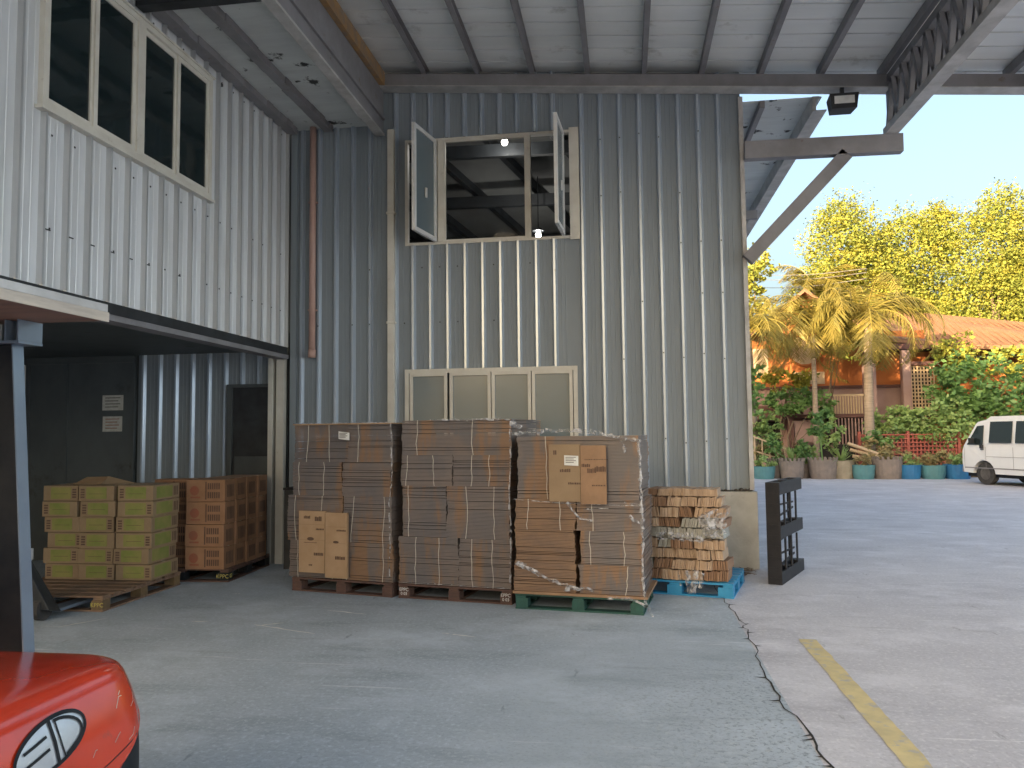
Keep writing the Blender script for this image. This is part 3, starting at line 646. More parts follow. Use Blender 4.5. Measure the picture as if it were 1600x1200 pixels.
# upright printed cartons facing the yard
def printed_panel(label, P, x0, x1, z0, z1, y, marks, seed, mm):
    base = Matrix.Rotation(P.rotation_euler.z, 4, 'Z'); wpos = base @ Vector(((x0 + x1) / 2, y, z0)) + P.location
    b = empty('printed_carton', label, 'carton', wpos, P.rotation_euler.z, 'flattened printed cartons standing upright')
    w = (x1 - x0) / 2; h = z1 - z0; q = MB(); rr = random.Random(seed)
    for k in range(5): q.box(-w + rr.uniform(0, .004), w - rr.uniform(0, .004), -.035 + k * .007, -.0295 + k * .007, rr.uniform(0, .004), h - rr.uniform(0, .004))
    q.build('board', mm, b)
    q = MB()
    for f in (.22, .47): q.box(-w + .006, w - .006, -.0357, -.0352, h * (1 - f), h * (1 - f) + .0025)
    q.build('fold', M['card'], b)
    q = MB()
    for (u, v, mw, mh, kind) in marks:
        cx, cz = -w + 2 * w * u, h * v
        if kind == 'o':
            n = 14; q.v.append((cx, -.0362, cz)); c0 = len(q.v) - 1
            for j in range(n): t = 6.283 * j / n; q.v.append((cx + mw / 2 * math.cos(t), -.0362, cz + mh / 2 * math.sin(t)))
            for j in range(n): q.f.append((c0, c0 + 1 + j, c0 + 1 + (j + 1) % n)); q.mi.append(0)
        else:
            x = cx - mw / 2
            while x < cx + mw / 2:
                d = rr.uniform(.006, .016); q.box(x, x + d, -.0365, -.0355, cz - mh / 2, cz + mh / 2 * rr.uniform(.6, 1)); x += d + .004
    q.build('print', M['brownp'], b)
    return b
mk1 = [(.45, .55, .085, .036, 'o'), (.42, .49, .14, .006, 't'), (.78, .71, .08, .018, 't'), (.75, .31, .11, .032, 't'), (.45, .13, .04, .016, 't'), (.3, .90, .07, .03, 't'), (.72, .88, .07, .05, 't')]
mk2 = [(.5, .55, .07, .026, 'o'), (.72, .73, .10, .018, 't'), (.68, .31, .11, .034, 't')]
printed_panel('left of the two light brown printed cartons standing upright in the leftmost stack', P1, .115, .435, .20, .83, -.008, mk1, 1, M['cardlight'])
printed_panel('right of the two light brown printed cartons standing upright in the leftmost stack', P1, .437, .70, .165, .82, -.014, mk2, 2, M['cardlight'])
mk3 = [(.50, .545, .085, .03, 't'), (.80, .32, .11, .02, 't'), (.2, .86, .03, .04, 't')]
mk4 = [(.2, .66, .07, .03, 't'), (.75, .60, .09, .05, 't'), (.42, .575, .07, .045, 't'), (.7, .32, .12, .014, 't'), (.6, .76, .2, .008, 't')]
p3a = printed_panel('printed carton with a white paper label upright in the top of the film-wrapped stack', P3, .345, .635, .985, 1.50, -.010, mk3, 3, M['carton'])
printed_panel('printed carton with dark markings upright beside the white-labelled one in the film-wrapped stack', P3, .637, .87, .965, 1.49, -.014, mk4, 4, M['card'])
def paper(label, P, x, z, y, w, h, tilt, par=None):
    base = Matrix.Rotation(P.rotation_euler.z, 4, 'Z'); wpos = base @ Vector((x, y, z)) + P.location
    o = empty('paper_label', label, 'label', wpos, P.rotation_euler.z)
    q = MB(); n = 6
    for k in range(n):
        xa, xb = -w / 2 + w * k / n, -w / 2 + w * (k + 1) / n; f = lambda t: -.004 - .006 * math.sin((t / w + .5) * 3.1)
        q.hexa([(xa, f(xa), -h / 2 + xa * tilt), (xb, f(xb), -h / 2 + xb * tilt), (xb, f(xb) + .0012, -h / 2 + xb * tilt), (xa, f(xa) + .0012, -h / 2 + xa * tilt),
                (xa, f(xa), h / 2 + xa * tilt), (xb, f(xb), h / 2 + xb * tilt), (xb, f(xb) + .0012, h / 2 + xb * tilt), (xa, f(xa) + .0012, h / 2 + xa * tilt)])
    q.build('sheet', M['label'], o)
    q = MB()
    for k in range(4): q.box(-w / 2 + .015, w / 2 - .02 - .02 * (k % 2), -.0125, -.0112, h * (.3 - .17 * k), h * (.3 - .17 * k) + .005)
    q.build('print', M['ink'], o); return o
paper('white paper label hanging on the front of the leftmost carton stack near its top', P1, .645, 1.60, -.022, .13, .078, -.12)
paper('white paper label taped to the printed carton of the film-wrapped stack', P3, .555, 1.355, -.05, .13, .09, -.05)

# creased stretch film: ropes, ridges and rags
def film(label, P, strokes, seed):
    rr = random.Random(seed); q = MB()
    for pts, w in strokes:
        for a, b_ in zip(pts, pts[1:]):
            a = Vector(a); b_ = Vector(b_); n = max(2, int((b_ - a).length / .035)); prev = None
            for k in range(n + 1):
                p = a.lerp(b_, k / n); ww = w * rr.uniform(.45, 1.3); jit = Vector((rr.uniform(-.3, .3) * w, rr.uniform(-.25, .1) * w, rr.uniform(-.3, .3) * w))
                d = (b_ - a).normalized(); s = d.cross(Vector((0, 1, 0)));
                if s.length < .1: s = Vector((1, 0, 0))
                s.normalize(); p = p + jit
                cur = (p - s * ww / 2, p + Vector((0, -ww * rr.uniform(.1, .35), 0)), p + s * ww / 2)
                if prev: q.quad(prev[0], prev[1], cur[1], cur[0]); q.quad(prev[1], prev[2], cur[2], cur[1])
                prev = cur
    o = q.build('stretch_film', M['film'], loc=P.location, rz=P.rotation_euler.z); return tag(o, label, 'plastic film')
film('white crease of stretch film along the top and right edge of the leftmost carton stack', P1, [([(1.17, -.02, .18), (1.18, -.025, .62), (1.165, -.02, .95), (1.20, -.02, 1.15), (1.185, -.02, 1.72)], .014), ([(0, -.01, 1.735), (1.18, -.01, 1.73)], .010), ([(-.06, -.01, .20), (-.09, -.02, .09)], .025)], 1)
film('white crease of stretch film around the edges of the tall middle carton stack', P2, [([(1.17, -.02, .17), (1.185, -.02, .75), (1.17, -.02, 1.02), (1.19, -.02, 1.3), (1.185, -.02, 1.72)], .016), ([(.35, -.01, 1.745), (1.19, -.012, 1.74)], .022), ([(.0, -.02, .16), (1.18, -.02, .155)], .008), ([(1.19, .0, 1.70), (1.28, .02, 1.66)], .06)], 2)
film('shiny torn stretch film wrapped over the right carton stack and trailing to the floor', P3, [
    ([(-.02, 0, 1.60), (.3, -.01, 1.625), (.7, -.01, 1.62), (1.0, -.02, 1.56), (1.18, -.02, 1.53)], .035), ([(1.16, -.03, 1.53), (1.17, -.03, 1.2), (1.175, -.03, .75), (1.17, -.03, .30), (1.19, -.04, .12), (1.25, -.06, .01)], .03),
    ([(.02, -.03, .42), (.25, -.035, .32), (.52, -.035, .225), (.72, -.03, .20)], .035), ([(.50, -.03, .24), (.50, -.03, .17)], .07), ([(.02, -.03, .44), (.1, -.03, .38)], .05),
    ([(.50, -.03, .98), (.56, -.035, .90), (.62, -.03, .84), (.74, -.03, .82)], .022), ([(.66, -.03, .92), (.9, -.03, .93)], .010), ([(1.06, -.03, .86), (1.16, -.035, .80)], .03), ([(1.02, -.03, .98), (1.16, -.03, .96)], .02),
    ([(0, -.02, 1.0), (.45, -.02, .97), (1.16, -.025, .955)], .007), ([(1.0, -.03, 1.54), (1.04, -.03, 1.42)], .03), ([(.85, -.03, .145), (1.05, -.03, .14), (1.2, -.04, .1)], .03)], 3)

# ================================================================== loose cut cardboard on the blue pallet
rr4 = random.Random(44)
rows = [(.145, .105), (.252, .10), (.354, .10), (.456, .095), (.553, .105), (.66, .095), (.757, .105), (.864, .10)]
def fin_bundle(label, P, x0, x1, y0, z0, z1, mm, seed, gap, deep=.35):
    rr = random.Random(seed); base = Matrix.Rotation(P.rotation_euler.z, 4, 'Z'); wpos = base @ Vector(((x0 + x1) / 2, y0, z0)) + P.location
    q = MB(); w = (x1 - x0) / 2; x = -w; h = z1 - z0; lean = rr.uniform(-.02, .02)
    while x < w - .003:
        t = min(rr.uniform(.012, .03), w - x); dz = rr.uniform(0, .014); dy = rr.uniform(0, .03)
        q.hexa([(x + .0005, dy, 0), (x + t - gap, dy, 0), (x + t - gap, deep, 0), (x + .0005, deep, 0), (x + .0005 + lean, dy, h - dz), (x + t - gap + lean, dy, h - dz), (x + t - gap + lean, deep, h - dz), (x + .0005 + lean, deep, h - dz)]); x += t
    o = q.build('cardboard_strip_bundle', mm, loc=wpos, rz=P.rotation_euler.z + rr.uniform(-.09, .09)); return tag(o, label, 'cardboard bundle', 'bundles of cut cardboard on the blue pallet')
ordn = ['leftmost', 'second from left', 'third from left', 'fourth from left', 'fifth from left', 'sixth from left', 'seventh from left']
rown = ['bottom row', 'second row up', 'third row up', 'fourth row up', 'fifth row up', 'fifth row down from the top', 'second row from the top', 'top full row']
rown = ['%s row of the blue pallet' % a for a in ('bottom', 'second', 'third', 'fourth', 'fifth', 'sixth', 'second highest', 'topmost full')]
for ri, (z, h) in enumerate(rows):
    x = .02 + rr4.uniform(0, .03); k = 0
    xe = 1.08 - (.0 if ri < 2 else rr4.uniform(0, .05))
    while x < xe - .06:
        w = rr4.choice((.13, .16, .18, .22)); w = min(w, xe - x)
        if xe - x - w < .07: w = xe - x
        pick = rr4.random(); nm, mm = ('brown', M['cardend2']) if pick < .16 else (('pale grey', M['cardend3']) if (ri in (4, 5) and x > .5 and pick < .7) or pick > .95 else ('tan', M['cardend']))
        inset = rr4.uniform(-.02, .05)
        fin_bundle('%s cardboard strip bundle, %s in the %s' % (nm, ordn[min(k, 6)], rown[ri]), P4, x, x + w, inset, z + .002, z + h - .001, mm, ri * 20 + k, .0045 if nm == 'brown' else .0018)
        x += w + .004; k += 1
for i, (x0, x1, z0, mm) in enumerate(((.40, .66, .966, M['cardend']), (.665, 1.0, .966, M['cardend']), (.28, .39, .966, M['cardend2']))):
    fin_bundle(['short tan bundle lying on top of the cut cardboard pile, left part', 'long tan bundle lying on top of the cut cardboard pile, right part', 'small brown bundle lying on top of the cut cardboard pile at its left end'][i], P4, x0, x1, .05, z0, z0 + .075, mm, 900 + i, .001)
film('white crumpled plastic bag hanging on the cut cardboard pile near its right end', P4, [([(.93, -.03, .80), (.98, -.05, .62)], .14), ([(1.04, -.03, .80), (1.06, -.04, .60)], .09), ([(.92, -.04, .60), (1.06, -.04, .58)], .05)], 5)
film('clear torn plastic film dangling from the bottom row of cut cardboard', P4, [([(.70, -.02, .26), (.72, -.03, .03)], .05), ([(.78, -.02, .25), (.76, -.03, .05)], .06), ([(.84, -.02, .24), (.82, -.03, .09)], .04), ([(.62, -.02, .2), (.63, -.03, .1)], .02)], 6)
film('shiny clear film strip across the middle of the cut cardboard pile', P4, [([(.42, -.03, .60), (.55, -.04, .61), (.80, -.03, .58), (.86, -.03, .52)], .06), ([(.42, -.03, .55), (.84, -.035, .545)], .03)], 7)

# ================================================================== left: pallet with green cartons
PA = block_pallet('pallet', 'brown wooden pallet half loaded with green-printed cartons, its front half empty', (-6.10, 6.60, 0), R(1.0), 1.29, 1.30, M['palletw'], H=.145, bmat=M['blockw'], boards=8)
text_mesh('stencil', 'KPPC', .055, M['yel'], PA, face_y(1.23, .0008, .06))
def carton(label, x, y, z, w, d, h, rz, body, pr, lb, seed, group, kind):
    rr = random.Random(seed); b = empty('carton', label, 'carton', (x, y, z), rz, group)
    q = MB(); q.box(0, w, 0, d, 0.001, h - .0015); q.build('box', body, b, bevel=.004)
    q = MB()
    if kind == 'g':
        q.box(w * .22, w * .80, -.0022, -.001, h * .14, h * .88); q.box(w + .001, w + .0022, d * .12, d * .72, h * .14, h * .88); q.build('print', pr, b)
        q = MB(); side = rr.choice((0, 1))
        x0 = w * (.06 if side else .84)
        for k in range(4): q.box(x0, x0 + w * .11, -.0024, -.001, h * (.2 + .16 * k), h * (.2 + .16 * k + .10))
        for k in range(3): q.box(w + .001, w + .0024, d * (.78 + .06 * k), d * (.81 + .06 * k), h * .2, h * .8)
        q.box(w * .3, w * .72, -.0026, -.0021, h * .45, h * .47)
        q.build('label', lb, b)
    else:
        q.lathe([(0, 0), (h * .22, 0)], 16)
        vs = q.v; q.v = [(w * .22 + a, -.0022, h * .5 + bb_) for a, bb_, _ in vs]
        q.box(w * .12, w * .36, -.0022, -.001, h * .16, h * .24); q.build('print', pr, b)
        q = MB()
        for r0 in (.16, .56):
            for k in range(6): q.box(w * (.56 + .055 * k), w * (.56 + .055 * k + .035), -.0024, -.001, h * r0, h * (r0 + .28))
        for k in range(5): q.box(w + .001, w + .0024, d * (.2 + .13 * k), d * (.2 + .13 * k + .07), h * .2, h * .75)
        q.box(w * .50, w * .53, -.0024, -.001, h * .1, h * .9); q.build('label', lb, b)
    # tape line on top
    q = MB(); q.box(.0, w, d * .47, d * .53, h - .0014, h - .0006); q.build('tape', M['strap'], b)
    return b
ln = ['bottom', 'second', 'third', 'fourth', 'fifth', 'top']; cnm = ['left', 'middle', 'right']
def lay(i, n): return 'bottom layer' if i == 0 else ('top layer' if i == n - 1 else ln[i] + ' layer up')
rc = random.Random(21)
for i in range(6):
    for j in range(3):
        x = -6.06 + j * .425 + rc.uniform(-.012, .012) + (.04 if (j == 0 and i < 4) else 0) + (-.02 if i % 2 else .01) + .006 * (i - 3) * (j == 2)
        if j == 2: x = min(x, -5.21)
        carton('%s carton with green print in the %s of the half-loaded pallet' % (cnm[j], lay(i, 6)), x, 7.36 + rc.uniform(-.012, .012) + (.02 if i % 2 else 0), (.146 + i * .161), .39, .50, .16, R(1.5) + rc.uniform(-.012, .012), M['carton'], M['green'], M['brownp'], i * 3 + j, 'green-printed cartons', 'g')
ob = empty('open_carton', 'open carton with raised flaps lying on top of the green-printed cartons', 'carton', (-5.82, 7.50, 1.113), R(-6))
q = MB(); q.box(0, .34, 0, .30, 0, .004); q.bar((0, .002, .01), (.34, .002, .01), .004, .02); q.build('box', M['carton'], ob)
q = MB(); q.hexa([(0, 0, .004), (.34, .0, .004), (.30, .16, .075), (.02, .16, .07), (0, 0.004, .008), (.34, 0.004, .008), (.30, .165, .079), (.02, .165, .074)]); q.build('flap', M['cardlight'], ob)
q = MB(); q.hexa([(.30, .0, .004), (.44, 0, .0), (.52, .3, .0), (.30, .17, .075), (.30, .0, .008), (.44, 0, .004), (.52, .3, .004), (.30, .17, .08)]); q.build('flap', M['carton'], ob)
# ---- pallet with orange cartons
PO = block_pallet('pallet', 'dark pallet with yellow-lettered blocks under the orange-brown cartons', (-5.50, 8.05, 0), R(2.5), 1.13, 1.1, M['palletr'], H=.145, bmat=M['blackp'])
text_mesh('lettering', 'KPPC', .062, M['yel'], PO, face_y(1.06, .0008, .062)); 
text_mesh('lettering', '03', .06, M['yel'], PO, Matrix.Translation((1.1310, .06, .062)) @ Matrix.Rotation(R(90), 4, 'Z') @ Matrix.Rotation(R(90), 4, 'X'))
for i in range(4):
    for j, xx in enumerate((-5.30, -4.85)):
        for k in range(4):
            if j == 0 and k > 0: continue
            d = .26; c_ = 'outer right' if j else 'left'
            carton('orange-brown carton with bar marks, %s column, %s, %s' % (c_, lay(i, 4), ['front row', 'second row back', 'third row back', 'rear row'][k]), xx + rc.uniform(-.006, .006) - .05 * k * .26 * 0, 8.03 + k * d + (.10 if j == 0 else 0) + rc.uniform(-.004, .004), .146 + i * .247 - (.0 if j else .0), .45, d - .004, .245, R(2.5) + rc.uniform(-.005, .005), M['cartono'], M['redp'], M['brownp'], i * 9 + j + k * 31, 'orange-brown cartons', 'o')
# ================================================================== black plastic pallet standing on edge
BP = empty('pallet', 'black plastic pallet standing upright on its edge on the open yard', 'pallet', (1.455, 8.52, 0), R(-24))
# local: y runs along its length (away from camera), x thickness, z height
q = MB(); L_ = 1.05; H_ = 1.06
for k in range(3): z = [.0, .47, .93][k]; q.box(0, .02, 0, L_, z, z + .13); q.box(.125, .145, 0, L_, z, z + .13)
q.box(0, .02, 0, .12, .131, .469); q.box(0, .02, 0, .12, .601, .929); q.box(0, .02, L_ - .12, L_, .131, .469); q.box(0, .02, L_ - .12, L_, .601, .929)
for z0 in (.13, .6):
    for k in range(3): y = .2 + k * .27; q.box(0, .018, y, y + .045, z0 + .001, z0 + (.339 if z0 < .5 else .329) - .001)
    for k in range(3): y = .2 + k * .27; q.box(.127, .143, y, y + .04, z0 + .001, z0 + .328)
q.build('deck', M['palletk'], BP, bevel=.002)
for z in (0, .47, .93):
    for y in (0, .46, L_ - .13):
        q = MB(); q.box(.021, .124, y, y + .13, z + .001, z + .129); q.build('block', M['palletk'], BP, bevel=.004)
q = MB(); q.box(.0, .145, -.012, -.001, .001, H_ - .001)
for k in range(9): q.box(.02 + .0, .125, -.016, -.012, .06 + k * .11, .07 + k * .11)
q.build('side', M['palletk'], BP)
q = MB()
for k in range(8):
    z = .03 + k * .13; q.bar((.07, .14, z), (.07, L_ - .14, z + (.05 if k % 2 else -.02)), .012, .02); 
q.build('rib', M['palletk'], BP)
# debris by the plinth
for i, (x, y, kind) in enumerate(((1.20, 9.24, 0), (1.34, 9.26, 0), (1.27, 9.0, 0))):
    q = MB(); rr = random.Random(i + 60)
    for k in range(14):
        a = rr.uniform(0, 3.14); l = rr.uniform(.05, .16); cx, cy = x + rr.uniform(-.09, .09), y + rr.uniform(-.05, .05); z = rr.uniform(.006, .03)
        q.bar((cx - math.cos(a) * l / 2, cy - math.sin(a) * l / 2, z), (cx + math.cos(a) * l / 2, cy + math.sin(a) * l / 2, z + rr.uniform(-.004, .02)), .006, .006)
    tag(q.build('twig_litter', M['bark']), ['loose brown twigs on the ground at the left foot of the pale plinth', 'loose brown twigs on the ground at the right foot of the pale plinth', 'loose brown twigs scattered on the ground before the pale plinth'][i], 'litter', 'twigs by the plinth')
for i in range(6):
    rr = random.Random(i + 90); q = MB(); r = rr.uniform(.018, .035)
    q.lathe([(0, 0), (r, r * .2), (r * .9, r * .8), (r * .3, r * 1.2), (0, r * 1.2)], 7)
    x = [1.15, 1.19, 1.27, 1.33, 1.38, 1.43][i]
    tag(q.build('stone', M['ink'], loc=(x, YW - .012 - .0, .90), rz=i), 'small dark stone on the plinth ledge, %s from the left' % ['first', 'second', 'third', 'fourth', 'fifth', 'sixth'][i], 'stone', 'stones on the plinth ledge')
# something dark between the stacks (low dark crate against the wall)
q = MB(); q.box(0, .42, 0, .30, 0, .95)
dc = empty('dark_cabinet', 'low dark metal cabinet in the shade between the orange cartons and leftmost carton stack', 'cabinet', (-4.12, 8.95, 0))
q.build('body', M['dark'], dc); q = MB(); q.box(-.01, .43, -.01, .31, .951, .975); q.build('top', M['blackp'], dc)

# ================================================================== pallet jack
pj = empty('pallet_jack', 'dark grey pallet jack with its forks slid under the half-empty wooden pallet', 'pallet jack', (-5.30, 6.22, 0), R(0))
q = MB()
for x in (-.29, .10): q.box(x, x + .15, .15, 1.1, .055, .085)
q.build('fork', M['pillar'], pj, bevel=.004)
q = MB(); q.hexa([(-.30, .0, .10), (.27, .0, .10), (.27, .15, .06), (-.30, .15, .06), (-.12, .02, .52), (-.02, .02, .52), (-.02, .12, .52), (-.12, .12, .52)]); q.build('body', M['dark'], pj, bevel=.006)
for x in (-.02, .12):
    q = MB(); q.tube([(x, .06, .10), (x + .06, .06, .10)], .10, 18); q.build('wheel', M['tyre'], pj, smooth=False)
q = MB(); q.tube([(.02, .07, .42), (-.20, .05, .95), (-.28, .05, 1.05)], .02, 8); q.bar((-.38, .05, 1.06), (-.14, .05, 1.06), .03, .03); q.build('handle', M['dark'], pj)
q = MB(); q.box(-.10, .0, .03, .12, .52, .62); q.build('pump', M['steell'], pj)

# ================================================================== forklift
fk = empty('forklift', 'orange-red forklift with a rounded hood, oval emblem, black pillar and flat overhead guard', 'forklift', (-2.4, 2.05, 0))
FO = Vector((-2.4, 2.05, 0))
def ring(z):
    # rear x, half width, front x, corner radius
    t = max(0, min(1, (z - .50) / (.81 - .50)))
    xr = -1.64 - .075 * t ** 2.5; hw = .565 - .012 * t ** 2
    if z < .45: xr += -.05 * (.45 - z) / .2
    return xr, hw
def ringpts(xr, hw, xf, rad, n=12):
    pts = []
    for cx, cy, a0 in ((xr - rad, -hw + rad, -90), (xr - rad, hw - rad, 0)):
        for k in range(n + 1):
            a = R(a0 + 90 * k / n); pts.append((cx + rad * math.cos(a), cy + rad * math.sin(a)))
        if a0 == -90:
            for k in range(1, 24): pts.append((xr, -hw + rad + (2 * hw - 2 * rad) * k / 24))
    for k in range(0, 9): pts.append((xr - rad + (xf - xr + rad) * k / 8 if k else xr - rad - .0001, hw))
    for k in range(0, 9): pts.append((xf + (xr - rad - xf) * k / 8, -hw))
    return pts
hood = MB(); rings = []
levels = [(.16 + .0106 * i) for i in range(61)]            # up to .85
def addring(z, xr, hw, rad, crown=0.0):
    ps = ringpts(xr, hw, -3.3, rad); k0 = len(hood.v)
    for x, y in ps: hood.v.append((x - FO.x, y, z + crown * (1 - min(1, abs(y) / .56) ** 2)))
    rings.append((k0, len(ps)))
for z in levels:
    xr, hw = ring(z); addring(z, xr, hw, .20)
for k in range(1, 9):                                       # rounded shoulder
    a = R(90 * k / 8); addring(.796 + .035 * math.sin(a), -1.715 - .05 * (1 - math.cos(a)), .553 - .05 * (1 - math.cos(a)), .195, .015 * k / 8)
for k in range(1, 7): addring(.831 + .002 * k, -1.765 - .09 * k, .503 - .055 * k, .19 - .022 * k, .015)
def hlim(y): return .45 + .215 * min(1.0, abs(y) / .5) ** 2
def corner_dark(x, y, z):
    return False
def _unused(x, y, z):
    lim = .47 + .20 * min(1.0, abs(y) / .47) ** 3
    return z < lim and x > -2.4
for (a, n), (b_, _) in zip(rings, rings[1:]):
    for j in range(n):
        f = (a + j, a + (j + 1) % n, b_ + (j + 1) % n, b_ + j); cx = sum(hood.v[i][0] for i in f) / 4 + FO.x; cy = sum(hood.v[i][1] for i in f) / 4; cz = sum(hood.v[i][2] for i in f) / 4
        hood.f.append(f); hood.mi.append(1 if corner_dark(cx, cy, cz) else 0)
hood.f.append(tuple(rings[-1][0] + j for j in range(rings[-1][1]))); hood.mi.append(0)
nr = len(levels)
redv = []
for i_, (k0, n_) in enumerate(rings):
    for j_ in range(n_):
        x, y, z = hood.v[k0 + j_]
        if i_ < nr and z < hlim(y): z2 = hlim(y); dx = ring(z2)[0] - ring(z)[0]; x, z = x + dx, z2
        redv.append((x, y, z))
up_ = MB(); up_.v = redv; up_.f = [f for f, i in zip(hood.f, hood.mi) if i == 0]; up_.mi = [0] * len(up_.f)
lo_ = MB(); lo_.v = [((v[0] * .992), v[1] * .988, v[2]) for v in hood.v]; lo_.f = [f for f in hood.f if all(lo_.v[i][2] < .70 for i in f)]; lo_.mi = [0] * len(lo_.f)
body = up_.build('hood', M['red'], fk, smooth=True); lo_.build('counterweight', M['blackp'], fk, smooth=True)
bmh = bmesh.new(); bmh.from_mesh(body.data); bvh = BVHTree.FromBMesh(bmh)
def on_hood(y, z, off):
    hit = bvh.ray_cast(Vector((3, y, z)), Vector((-1, 0, 0)))
    if hit[0] is None: return Vector((.65, y, z))
    return hit[0] + hit[1] * (off if hit[1].x > 0 else -off)
LY, LZ = .035, .715         # emblem centre; local (a,b) axes: a along +y, b up
def emb(mb, outline, off0, off1, mi=0):
    """flat polygon outline [(a,b)] wrapped on the hood, as a strip fan"""
    cx = sum(p[0] for p in outline) / len(outline); cz = sum(p[1] for p in outline) / len(outline)
    k0 = len(mb.v); n = len(outline)
    for s in (0.0, .35, .7, 1.0):
        for a, b2 in outline:
            p = on_hood(LY + cx + (a - cx) * s, LZ + cz + (b2 - cz) * s, off1); mb.v.append(tuple(p))
    for r2 in range(3):
        for j in range(n): mb.f.append((k0 + r2 * n + j, k0 + r2 * n + (j + 1) % n, k0 + (r2 + 1) * n + (j + 1) % n, k0 + (r2 + 1) * n + j)); mb.mi.append(mi)
def ribbon(mb, pts, w, off):
    pr = None
    for i, p in enumerate(pts):
        q0 = Vector(pts[max(i - 1, 0)]); q1 = Vector(pts[min(i + 1, len(pts) - 1)]); d = (q1 - q0).normalized(); nn = Vector((-d.y, d.x)) * w / 2
        a = on_hood(LY + p[0] - nn.x, LZ + p[1] - nn.y, off); b2 = on_hood(LY + p[0] + nn.x, LZ + p[1] + nn.y, off)
        if pr: mb.quad(pr[0], a, b2, pr[1])
        pr = (a, b2)
EA, EB = .145, .061
ov = [(EA * math.cos(6.2832 * k / 44), EB * math.sin(6.2832 * k / 44) + .02 * math.cos(6.2832 * k / 44)) for k in range(45)]
q = MB(); emb(q, ov[:-1], 0, .003); q.build('emblem', M['silver'], fk, smooth=True)
em = fk.children[-1]
q = MB(); ribbon(q, ov, .011, .0055)
ribbon(q, [(.012, EB * .98), (.012, .0), (.012, -EB * .98)], .013, .006)
for b0 in (.022, -.012): ribbon(q, [(-.105, b0 - .014), (-.06, b0 - .007), (-.012, b0 + .002)], .008, .006)
pbow = [(.030, .053)] + [(.030 + .096 * math.sin(3.1416 * k / 14), .046 * math.cos(3.1416 * k / 14) + .008) for k in range(1, 12)] + [(.045, -.046)]
ribbon(q, pbow, .009, .006); ribbon(q, [(.034, .05), (.034, 0), (.040, -.054)], .006, .006)
q.build('emblem_letters', M['blackp'], fk)
q = MB(); rq = random.Random(5)
for k in range(6):
    a0, b0 = rq.uniform(.15, .38), rq.uniform(-.14, .05); l = rq.uniform(.008, .03); ribbon(q, [(a0, b0), (a0 + l, b0 + l * rq.uniform(.2, 1.2)), (a0 + 1.6 * l, b0 + l * 1.1)], .0025, .0008)
q.build('paint_scratches', M['guardt'], fk)
q = MB(); ribbon(q, [(-.5 + .04 * k, -.165 + .10 * ((k - 12.5) / 12.5) ** 2) for k in range(26)], .004, .0008); q.build('panel_seam', M['blackp'], fk)
q = MB(); c_ = on_hood(.0, .80, 0)
q.lathe([(.0, .012), (.035, .012), (.045, 0)], 18, c=(-1.98 - FO.x, .27)); q.v = [(a, b2, z + .834) for a, b2, z in q.v]; q.build('hood_cap', M['red'], fk, smooth=True)
# rear lamp cluster and handles on the far corner
q = MB(); q.box(.70, .722, .30, .40, .36, .52); q.build('tail_lamp', M['ggrey'], fk, bevel=.01)
# pillars, guard
def pil(y0, name='pillar'):
    q = MB(); sx = -2.18 - FO.x
    q.hexa([(sx - .16, y0, .80), (sx - .0, y0, .80), (sx - .0, y0 + .05, .80), (sx - .16, y0 + .05, .80), (sx - .20, y0, 1.955), (sx - .085, y0, 1.955), (sx - .085, y0 + .05, 1.955), (sx - .20, y0 + .05, 1.955)])
    p_ = q.build(name, M['blackp'], fk, bevel=.004)
    q = MB(); q.hexa([(sx + .001, y0 - .001, .80), (sx + .006, y0 - .001, .80), (sx + .006, y0 + .052, .80), (sx + .001, y0 + .052, .80), (sx - .084, y0 - .001, 1.955), (sx - .079, y0 - .001, 1.955), (sx - .079, y0 + .052, 1.955), (sx - .084, y0 + .052, 1.955)])
    q.build('pillar_lit_face', M['pillar'], p_)  # paler strip paints the light on this side of the black pillar
pil(.52); pil(-.57)
q = MB(); q.box(-2.26 - .9 - FO.x, -1.935 - FO.x, -.56, .60, 2.045, 2.06); q.build('overhead_guard', M['guard'], fk)
q = MB(); q.box(-1.934 - FO.x, -1.925 - FO.x, -.56, .60, 2.040, 2.075); q.build('guard_edge', M['guardt'], fk)
q = MB(); q.box(-1.95 - FO.x, -1.928 - FO.x, -.55, .595, 2.0765, 2.105); q.box(-3.16 - FO.x, -1.95 - FO.x, -.55, .595, 2.0765, 2.09); q.build('guard_top', M['steell'], fk)
q = MB(); sx = -2.26 - FO.x; y0 = .52
q.box(sx - .15, sx + .05, y0 - .03, y0 + .09, 1.956, 1.966); q.box(sx + .042, sx + .048, y0 - .03, y0 + .09, 1.967, 2.044); q.box(sx - .01, sx - .004, y0 - .03, y0 + .09, 1.967, 2.044); q.build('guard_bracket', M['pillar'], fk)
q = MB(); q.box(-3.2 - FO.x, -2.35 - FO.x, y0 - .02, y0 + .05, 1.97, 2.04); q.build('guard_rail', M['steell'], fk)
for x, y in ((-.25 + .65, .53), (-.25 + .65, -.53), (-.80, .53), (-.80, -.53)):
    q = MB(); q.tube([(x, y - .07, .21), (x, y + .07, .21)], .21, 24); w_ = q.build('wheel', M['tyre'], fk)
    q = MB(); q.tube([(x, y - .075, .21), (x, y + .075, .21)], .11, 18); q.build('rim', M['rim'], w_)
q = MB(); q.box(-.95, -.88, -.35, .35, .1, 1.9); q.build('mast', M['dark'], fk)
q = MB(); q.box(-1.9, -.96, -.28, -.16, .05, .09); q.box(-1.9, -.96, .16, .28, .05, .09); q.build('fork', M['dark'], fk)
q = MB(); q.box(-.45, .0, -.22, .22, .885, .98); q.box(.0, .08, -.22, .22, .92, 1.35); q.build('seat', M['blackp'], fk, bevel=.03)
